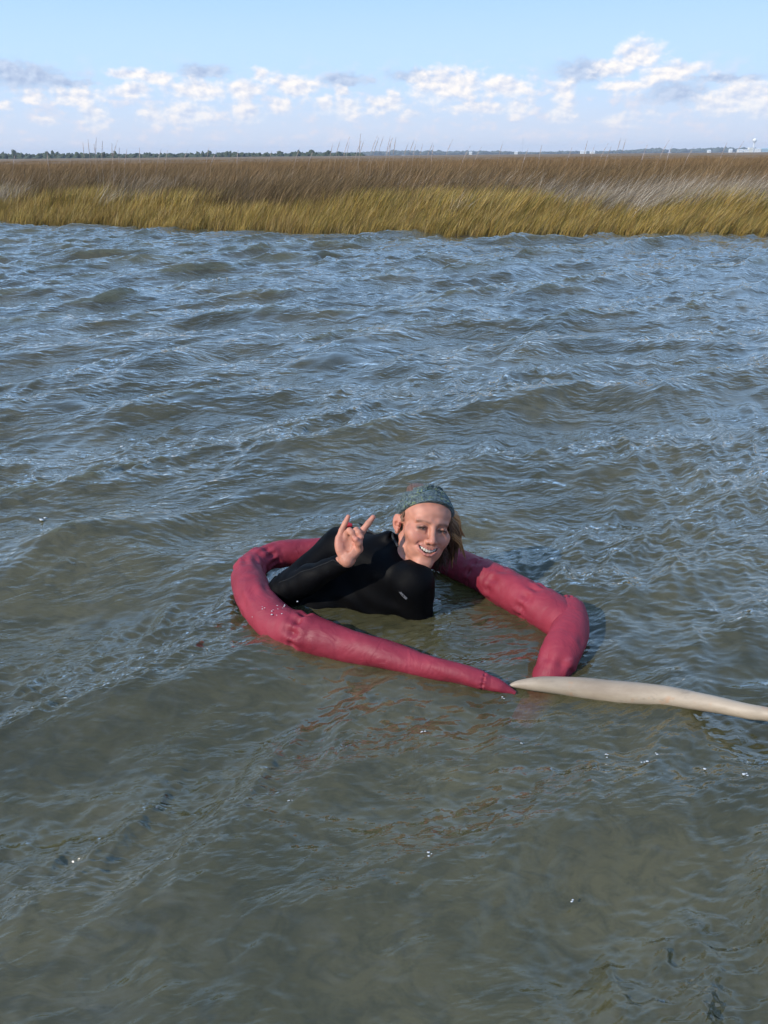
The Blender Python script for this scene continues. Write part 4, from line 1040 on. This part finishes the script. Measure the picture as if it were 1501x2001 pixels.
# zip flap, pull cord and red tab on the upper back
c1, _ = on(bvh_s, (-0.075, 2.14, 0.16), 0.002); c2, _ = on(bvh_s, (-0.045, 2.13, 0.165), 0.004); c3, _ = on(bvh_s, (-0.010, 2.12, 0.17), 0.006); c4, _ = on(bvh_s, (0.015, 2.07, 0.175), 0.003)
tube_part('zip_cord', [(*(c1 + Vector((-0.006, 0, 0.018))), 0.0028), (*(c1 + Vector((0.006, 0, 0.010))), 0.0032), (*c2, 0.0032), (*c3, 0.0032), (*c4, 0.0030)], 40, 8, m_cord, wet)
c5, _ = on(bvh_s, (-0.118, 2.12, 0.17), 0.004)
tube_part('zip_tab', [(*(c5 + Vector((-0.012, 0, -0.003))), 0.005), (*(c5 + Vector((0, 0, 0.004))), 0.0085), (*(c5 + Vector((0.016, 0, 0.001))), 0.006)], 12, 8, m_tab, wet)
st = []
for k in range(9):
    f = k / 8; c, _ = on(bvh_s, (-0.005 + 0.045 * f, 2.09 - 0.10 * f, 0.20 - 0.02 * f), 0.0015); st.append((*c, 0.0045))
tube_part('zip_flap', st, 30, 8, m_cord, wet)
# chest print
tx = bpy.data.curves.new('chest_logo', 'FONT'); tx.body = 'XCEL'; tx.size = 0.0125; tx.extrude = 0.0002; tx.offset = 0.0003; tx.align_x = 'CENTER'; tx.align_y = 'CENTER'; tx.shear = 0.3
to = bpy.data.objects.new('chest_logo_src', tx); scene.collection.objects.link(to)
dg = bpy.context.evaluated_depsgraph_get(); lm = bpy.data.meshes.new_from_object(to.evaluated_get(dg)); bpy.data.objects.remove(to)
lm.name = 'chest_logo'; lm.materials.clear(); lm.materials.append(m_grey)
LGo = Vector((0.050, 1.79, 0.138)); hit, n_, _, _ = bvh_s.ray_cast(camC, (LGo - camC).normalized())
if hit is None: hit, n_ = LGo, Vector((0, -1, 0))
if n_.dot(camC - hit) < 0: n_ = -n_
xa = (R_v * math.cos(rad(-52)) + Vector((0, 0.42, 0.9)) * math.sin(rad(-52))); xa = (xa - n_ * xa.dot(n_)).normalized(); ya = n_.cross(xa)
LMx = Matrix((xa, ya, n_)).transposed().to_4x4(); LMx.translation = hit + n_ * 0.0012
for vv in lm.vertices:
    c = LMx @ vv.co; cc_, nn_, _, _ = bvh_s.find_nearest(c); vv.co = cc_ + (nn_ if nn_.dot(n_) > 0 else -nn_) * (0.0008 + 0.0004 * (vv.co.z > 0))
link('chest_logo', lm, wet)

# --- eyes and teeth
m_eye = attr_mat("eyeball", 0.3)
for s_ in (-1, 1):
    bm = bmesh.new(); bmesh.ops.create_uvsphere(bm, u_segments=40, v_segments=40, radius=EYE_R)
    bmesh.ops.rotate(bm, matrix=Matrix.Rotation(rad(90), 3, 'X'), verts=bm.verts)
    bm.verts.ensure_lookup_table(); V = np.array([x.co[:] for x in bm.verts]); 
    look = (HM.inverted() @ camC).normalized(); look = np.array((look + Vector((0, -0.6, 0))).normalized())
    ang = np.degrees(np.arccos(np.clip(V @ look / EYE_R, -1, 1)))
    cl = np.where((ang < 14)[:, None], (0.01, 0.01, 0.01), np.where((ang < 36)[:, None], (0.040, 0.026, 0.015), (0.34, 0.29, 0.26)))
    V2 = (V + (s_ * 0.0310, -0.0735, -0.0005)); V2 = V2 @ np.array(HM)[:3, :3].T + np.array(HM)[:3, 3]
    me = bpy.data.meshes.new('eye'); me.from_pydata([tuple(x) for x in V2], [], [[x.index for x in f.verts] for f in bm.faces]); bm.free()
    at = me.color_attributes.new('Col', 'FLOAT_COLOR', 'POINT'); at.data.foreach_set('color', np.hstack([cl, np.ones((len(cl), 1))]).astype(np.float32).ravel())
    me.polygons.foreach_set('use_smooth', np.full(len(me.polygons), True)); me.materials.append(m_eye); pl('eye', me)
m_teeth = simple('tooth_enamel', (0.58, 0.53, 0.45), 0.3, 0.05, 200)
tv = []; tf = []
bm = bmesh.new(); bmesh.ops.create_cube(bm, size=1.0); bmesh.ops.subdivide_edges(bm, edges=bm.edges, cuts=3, use_grid_fill=True)
cv = np.array([x.co[:] for x in bm.verts]); cf = np.array([[x.index for x in f.verts] for f in bm.faces]); bm.free()
cv = cv / (np.abs(cv) ** 6).sum(1, keepdims=True) ** (1 / 6) * 0.5
HA = np.array(HM)
for k in range(10):
    a = (k - 4.5) * 0.0056; wdt = (0.0082, 0.0064, 0.0068, 0.0062, 0.006)[int(abs(k - 4.5))]
    a = math.copysign((0.0041, 0.0115, 0.0178, 0.0235, 0.0285)[int(abs(k - 4.5))], k - 4.5)
    yy = -0.0862 + 14.5 * a * a; th = math.atan(31 * a)
    zt = -0.0600 + 13.0 * a * a; zh = 0.0108 - 4.5 * a * a
    P_ = cv * (wdt, 0.0050, zh); c_, s__ = math.cos(th), math.sin(th)
    P_ = np.stack([P_[:, 0] * c_ - P_[:, 1] * s__ + a, P_[:, 0] * s__ + P_[:, 1] * c_ + yy, P_[:, 2] + zt], 1)
    tf.append(cf + len(cv) * k); tv.append(P_ @ HA[:3, :3].T + HA[:3, 3])
pl('teeth', fmesh('teeth', np.concatenate(tv), np.concatenate(tf), m_teeth))

# --- headband wound over forehead, ears' tops and crown
bandM = HM @ Matrix.Translation((0, 0.012, 0.036)) @ Matrix.Rotation(rad(-17), 4, 'X')
BMi = bandM.inverted()
na, nv_ = 240, 46
VB = []
rb_ = np.random.RandomState(9); ph = rb_.uniform(0, 6.28, 8)
for i in range(na):
    a = 2 * math.pi * i / na; front_ = 0.5 - 0.5 * math.cos(a - math.pi / 2 + math.pi)  # placeholder for symmetry
    ca, sa = math.cos(a), math.sin(a)                       # sa < 0: forehead side
    fr_ = max(0.0, -sa)
    z0 = 0.000 + 0.012 * fr_ - 0.014 * abs(ca) ** 3; z1 = 0.076 - 0.012 * abs(ca)
    for j in range(nv_):
        f = j / (nv_ - 1); z = z0 + (z1 - z0) * f
        zz = min(0.98, max(-0.98, z / 0.083)); rr_ = math.sqrt(1 - zz * zz)
        p = Vector((ca * 0.0765 * rr_, sa * 0.0980 * rr_, z))
        # ray from the axis outwards: sit on the skull
        o_ = bandM @ Vector((0, 0, z * 0.6)); dr = (bandM @ p - o_).normalized()
        hit, n_, _, _ = bvh_b.ray_cast(o_ + dr * 0.16, -dr)
        base = hit if hit is not None and (hit - o_).length > 0.05 else bandM @ p
        fold_ = (1 - abs(math.sin(6.5 * f + 1.5 * math.sin(a + ph[0]) + 0.9 * math.sin(3 * a + ph[1]))) ** 0.75) * -0.0085 + 0.003 + (math.sin(19 * f + 2.2 * math.sin(2 * a + ph[0])) * 0.5 + 0.5) ** 2 * 0.0018 + (math.sin(37 * f + 3.1 * math.sin(3 * a + ph[2]) + ph[3]) * 0.5 + 0.5) ** 3 * 0.0020
        edge = min(1.0, min(f, 1 - f) / 0.07); thick = 0.0052 + 0.0018 * math.sqrt(edge) + fold_ * edge
        if j in (0, nv_ - 1): thick = -0.0005
        elif j in (1, nv_ - 2): thick *= 0.6
        VB.append(base + dr * thick)
VB = np.array([tuple(x) for x in VB])
m_band, t, b = material("patterned_headband")
tcn = t.new('ShaderNodeTexCoord'); op = tcn.outputs['Object']
pz = t.noise(t.mapping(op, scale=(1, 1, 1.4)), 130.0, 4, 0.7, 0.5); pz2 = t.noise(op, 210.0, 2, 0.6); pz3 = t.noise(op, 48.0, 3, 0.6)
cc = t.mix(t.step(pz, 0.44, 0.56), (0.016, 0.030, 0.033), (0.095, 0.13, 0.14))
cc = t.mix(t.m('MULTIPLY', t.step(pz2, 0.56, 0.64), t.step(pz3, 0.45, 0.55)), cc, (0.19, 0.25, 0.085))
cc = t.mix(t.step(t.noise(op, 62.0, 3, 0.6, out=1), 0.60, 0.66), cc, (0.14, 0.24, 0.33))
t.put(b.inputs['Base Color'], cc); b.inputs['Roughness'].default_value = 0.75
fb_ = grid_faces(na, nv_); wrap = np.stack([np.full(nv_ - 1, 0) + (na - 1) * nv_ + np.arange(nv_ - 1), (na - 1) * nv_ + np.arange(1, nv_), np.arange(1, nv_), np.arange(nv_ - 1)], -1)
pl('headband', fmesh('headband', VB, np.concatenate([fb_, wrap])[:, ::-1], m_band))

# --- hair: cap over the crown, swept back, and wet strands blowing out on the far side
m_hair, t, b = material("brown_blond_hair")
a = t.new('ShaderNodeVertexColor', layer_name='Col'); t.l.new(a.outputs[0], b.inputs['Base Color']); b.inputs['Roughness'].default_value = 0.38
cap = Vol((0.02, 1.88, 0.16), (0.24, 2.16, 0.40), 0.0025)
cap.ellipsoid((0, 0.018, 0.036), (0.0750, 0.0945, 0.0795), 0.01, M=HM)
cap.ellipsoid((0, 0.060, 0.000), (0.060, 0.060, 0.070), 0.02, M=HM)
cap.ellipsoid((-0.020, 0.050, 0.098), (0.034, 0.036, 0.022), 0.015, M=HM)
cutM = HM @ Matrix.Rotation(rad(-17), 4, 'X')
pc = HM @ Vector((0, -0.040, 0.05)); ncut = (HM.to_3x3() @ Vector((0, -1.0, -0.55))).normalized()
def fn(X, Y, Z): return -((X - pc.x) * ncut.x + (Y - pc.y) * ncut.y + (Z - pc.z) * ncut.z)
cap._apply(np.array(pc) - 0.3, np.array(pc) + 0.3, fn, 0.006, 's')
Vc, Fc = cap.surface(); ql = loc(HMi, Vc)
ridge = np.sin(ql[:, 0] * 900 + 4 * np.sin(ql[:, 1] * 60)) + np.sin(ql[:, 0] * 1700 + 3 * np.sin(ql[:, 1] * 90 + 1))
nrm = (ql - (0, 0.02, 0.02)); nrm /= np.linalg.norm(nrm, axis=1)[:, None]
ql2 = ql + nrm * (0.0007 * ridge)[:, None]; Vc = ql2 @ HA[:3, :3].T + HA[:3, 3]
hc = np.array([0.11, 0.055, 0.030]) * (1 + 0.3 * ridge[:, None] / 2)
HV = [Vc]; HF = [Fc]; HC = [np.clip(hc, 0.01, 1)]; nbase = len(Vc)
rh = np.random.RandomState(21)
def strand(pts_, r0, r1, c0, c1, n=14):
    global nbase
    P_ = catmull([(*p, r0 + (r1 - r0) * i / (len(pts_) - 1)) for i, p in enumerate(pts_)], n)
    C_ = P_[:, :3]; T, S, U_ = frames(C_ + 1e-6 * rh.normal(size=C_.shape))
    th = np.arange(4) * math.pi / 2
    V = C_[:, None, :] + P_[:, 3][:, None, None] * (np.cos(th)[None, :, None] * S[:, None, :] + np.sin(th)[None, :, None] * U_[:, None, :])
    f = np.linspace(0, 1, n)[:, None]; c = np.array(c0) * (1 - f) + np.array(c1) * f
    HV.append(V.reshape(-1, 3)); HF.append(grid_faces(n, 4, True) + nbase); HC.append(np.repeat(c, 4, 0)); nbase += n * 4
BR, OR_, DK, BL = (0.10, 0.050, 0.028), (0.40, 0.20, 0.085), (0.030, 0.017, 0.012), (0.50, 0.30, 0.15)
Hw = lambda x, y, z: HM @ Vector((x, y, z))
gv = Vector((0, 0, -1)); wnd = Vector((1, 0.05, 0))
# guides: where each lock ends, as (across, down) in metres from its root, with its bulge, tone and thickness
GUIDES = [(0.030, 0.075, 0.016, 1, 0.95), (0.040, 0.060, 0.014, 1, 0.9), (0.026, 0.100, 0.018, 1, 1.1), (0.018, 0.120, 0.020, 0, 1.2), (0.010, 0.135, 0.018, 0, 1.2), (0.004, 0.150, 0.016, 0, 1.1), (0.034, 0.115, 0.022, 1, 0.9),
          (0.024, 0.150, 0.020, 0, 0.9), (0.012, 0.165, 0.014, 0, 0.8), (0.020, 0.090, 0.012, 2, 1.2), (0.012, 0.105, 0.012, 2, 1.2), (0.006, 0.120, 0.010, 2, 1.2), (0.028, 0.130, 0.020, 1, 0.8), (0.044, 0.085, 0.020, 1, 0.6), (0.0, 0.10, 0.010, 2, 1.2), (0.016, 0.075, 0.010, 2, 1.2)]
for gi_, (ax_, dn_, bul, tone, th_) in enumerate(GUIDES):
    for rep in range(2):
        root = (0.0700 + 0.003 * rh.rand(), rh.uniform(-0.030, 0.030), 0.048 - 0.0035 * gi_ + rh.uniform(-0.012, 0.012))
        gj = Vector((rh.normal() * 0.003, rh.normal() * 0.006, rh.normal() * 0.006))
        wob = rh.uniform(-0.004, 0.004)
        for k in range(26):
            o_ = Vector((rh.normal() * 0.35, rh.normal(), rh.normal())) * 0.0055 * th_
            p0 = Hw(*root) + o_ * 0.9; E_ = wnd * (ax_ * 1.25) + gv * dn_ + gj
            f1, f2 = 0.35, 0.72
            L_ = rh.uniform(0.72, 1.0)
            p1 = p0 + E_ * f1 * L_ + wnd * bul * 0.8 + o_ * 0.5; p2 = p0 + E_ * f2 * L_ + wnd * (bul * 0.45 + wob) + o_ * 0.1 - o_ * 0.5
            p3 = p0 - o_ * 0.8 + E_ * L_
            up_c = [(0.26, 0.135, 0.065), (0.62, 0.30, 0.11), (0.13, 0.06, 0.030)][tone]
            up_c = tuple(np.array(up_c) * rh.uniform(0.65, 1.35)); lo_c = tuple(np.array(up_c) * (0.55 if tone == 1 else 0.28))
            strand([p0, p1, p2, p3], 0.0008, 0.00025, up_c, lo_c, 12)
for k in range(120):                                            # wet dark hank in front, below the jaw
    p0 = Hw(0.058 + 0.010 * rh.rand(), rh.uniform(-0.035, 0.0), rh.uniform(-0.070, -0.035))
    g_ = k % 3; L_ = (0.098, 0.062, 0.070)[g_] * rh.uniform(0.75, 1.0)
    off = (-0.016, 0.000, 0.016)[g_]
    cl = Vector((rh.normal(), rh.normal(), 0)) * 0.0022
    p1 = p0 + gv * L_ * 0.4 + wnd * (off * 0.35) + cl
    p2 = p0 + gv * L_ * 0.75 + wnd * (off * 0.9) + cl * 0.45
    p3 = p0 + gv * L_ + wnd * (off + (0.006 if g_ == 0 else 0)) + cl * 0.1
    strand([p0, p1, p2, p3], 0.0009, 0.0003, DK if rh.rand() < 0.7 else BR, DK)
for k in range(26):                                             # fly-away strands blown to the right
    p0 = Hw(0.072, rh.uniform(-0.03, 0.04), rh.uniform(-0.03, 0.06)); L_ = rh.uniform(0.02, 0.055)
    p1 = p0 + wnd * L_ * 0.45 + gv * L_ * rh.uniform(0.1, 0.5); p2 = p0 + wnd * L_ * 0.8 + gv * L_ * rh.uniform(0.4, 0.9); p3 = p0 + wnd * L_ * rh.uniform(0.9, 1.3) + gv * L_ * rh.uniform(0.6, 1.3)
    strand([p0, p1, p2, p3], 0.0006, 0.0003, OR_, BR)
for k in range(60):                                             # wisps before the near ear and over the crown
    if k < 22:
        p0 = Hw(-0.071, -0.020 + 0.012 * rh.rand(), 0.020 + 0.012 * rh.rand()); p3 = p0 + (HM.to_3x3() @ Vector((-0.002, -0.012 + 0.010 * rh.rand(), -0.022))); 
        strand([p0, (p0 + p3) / 2 + (HM.to_3x3() @ Vector((-0.003, -0.003, 0))), p3], 0.0004, 0.0002, (0.20, 0.11, 0.06), (0.25, 0.14, 0.08), 6)
    else:
        p0 = Hw(rh.uniform(-0.045, 0.01), 0.03 + 0.03 * rh.rand(), 0.108); up_ = HM.to_3x3() @ Vector((rh.normal() * 0.01, 0.02, rh.uniform(0.005, 0.012)))
        strand([p0, p0 + up_ * 0.6, p0 + up_ + gv * 0.003], 0.0007, 0.0003, BR, BR, 6)
pl('hair', fmesh('hair', np.concatenate(HV), np.concatenate(HF), m_hair, True, np.concatenate(HC)))
# small stud in the ear lobe
c, n_ = on(bvh_b, HM @ Vector((-0.081, 0.006, -0.031)), 0.001)
bm = bmesh.new(); bmesh.ops.create_icosphere(bm, subdivisions=2, radius=0.0022); bmesh.ops.translate(bm, vec=c, verts=bm.verts)
me = bpy.data.meshes.new('earring'); bm.to_mesh(me); bm.free(); me.materials.append(simple('earring_metal', (0.35, 0.18, 0.10), 0.3)); pl('earring', me)
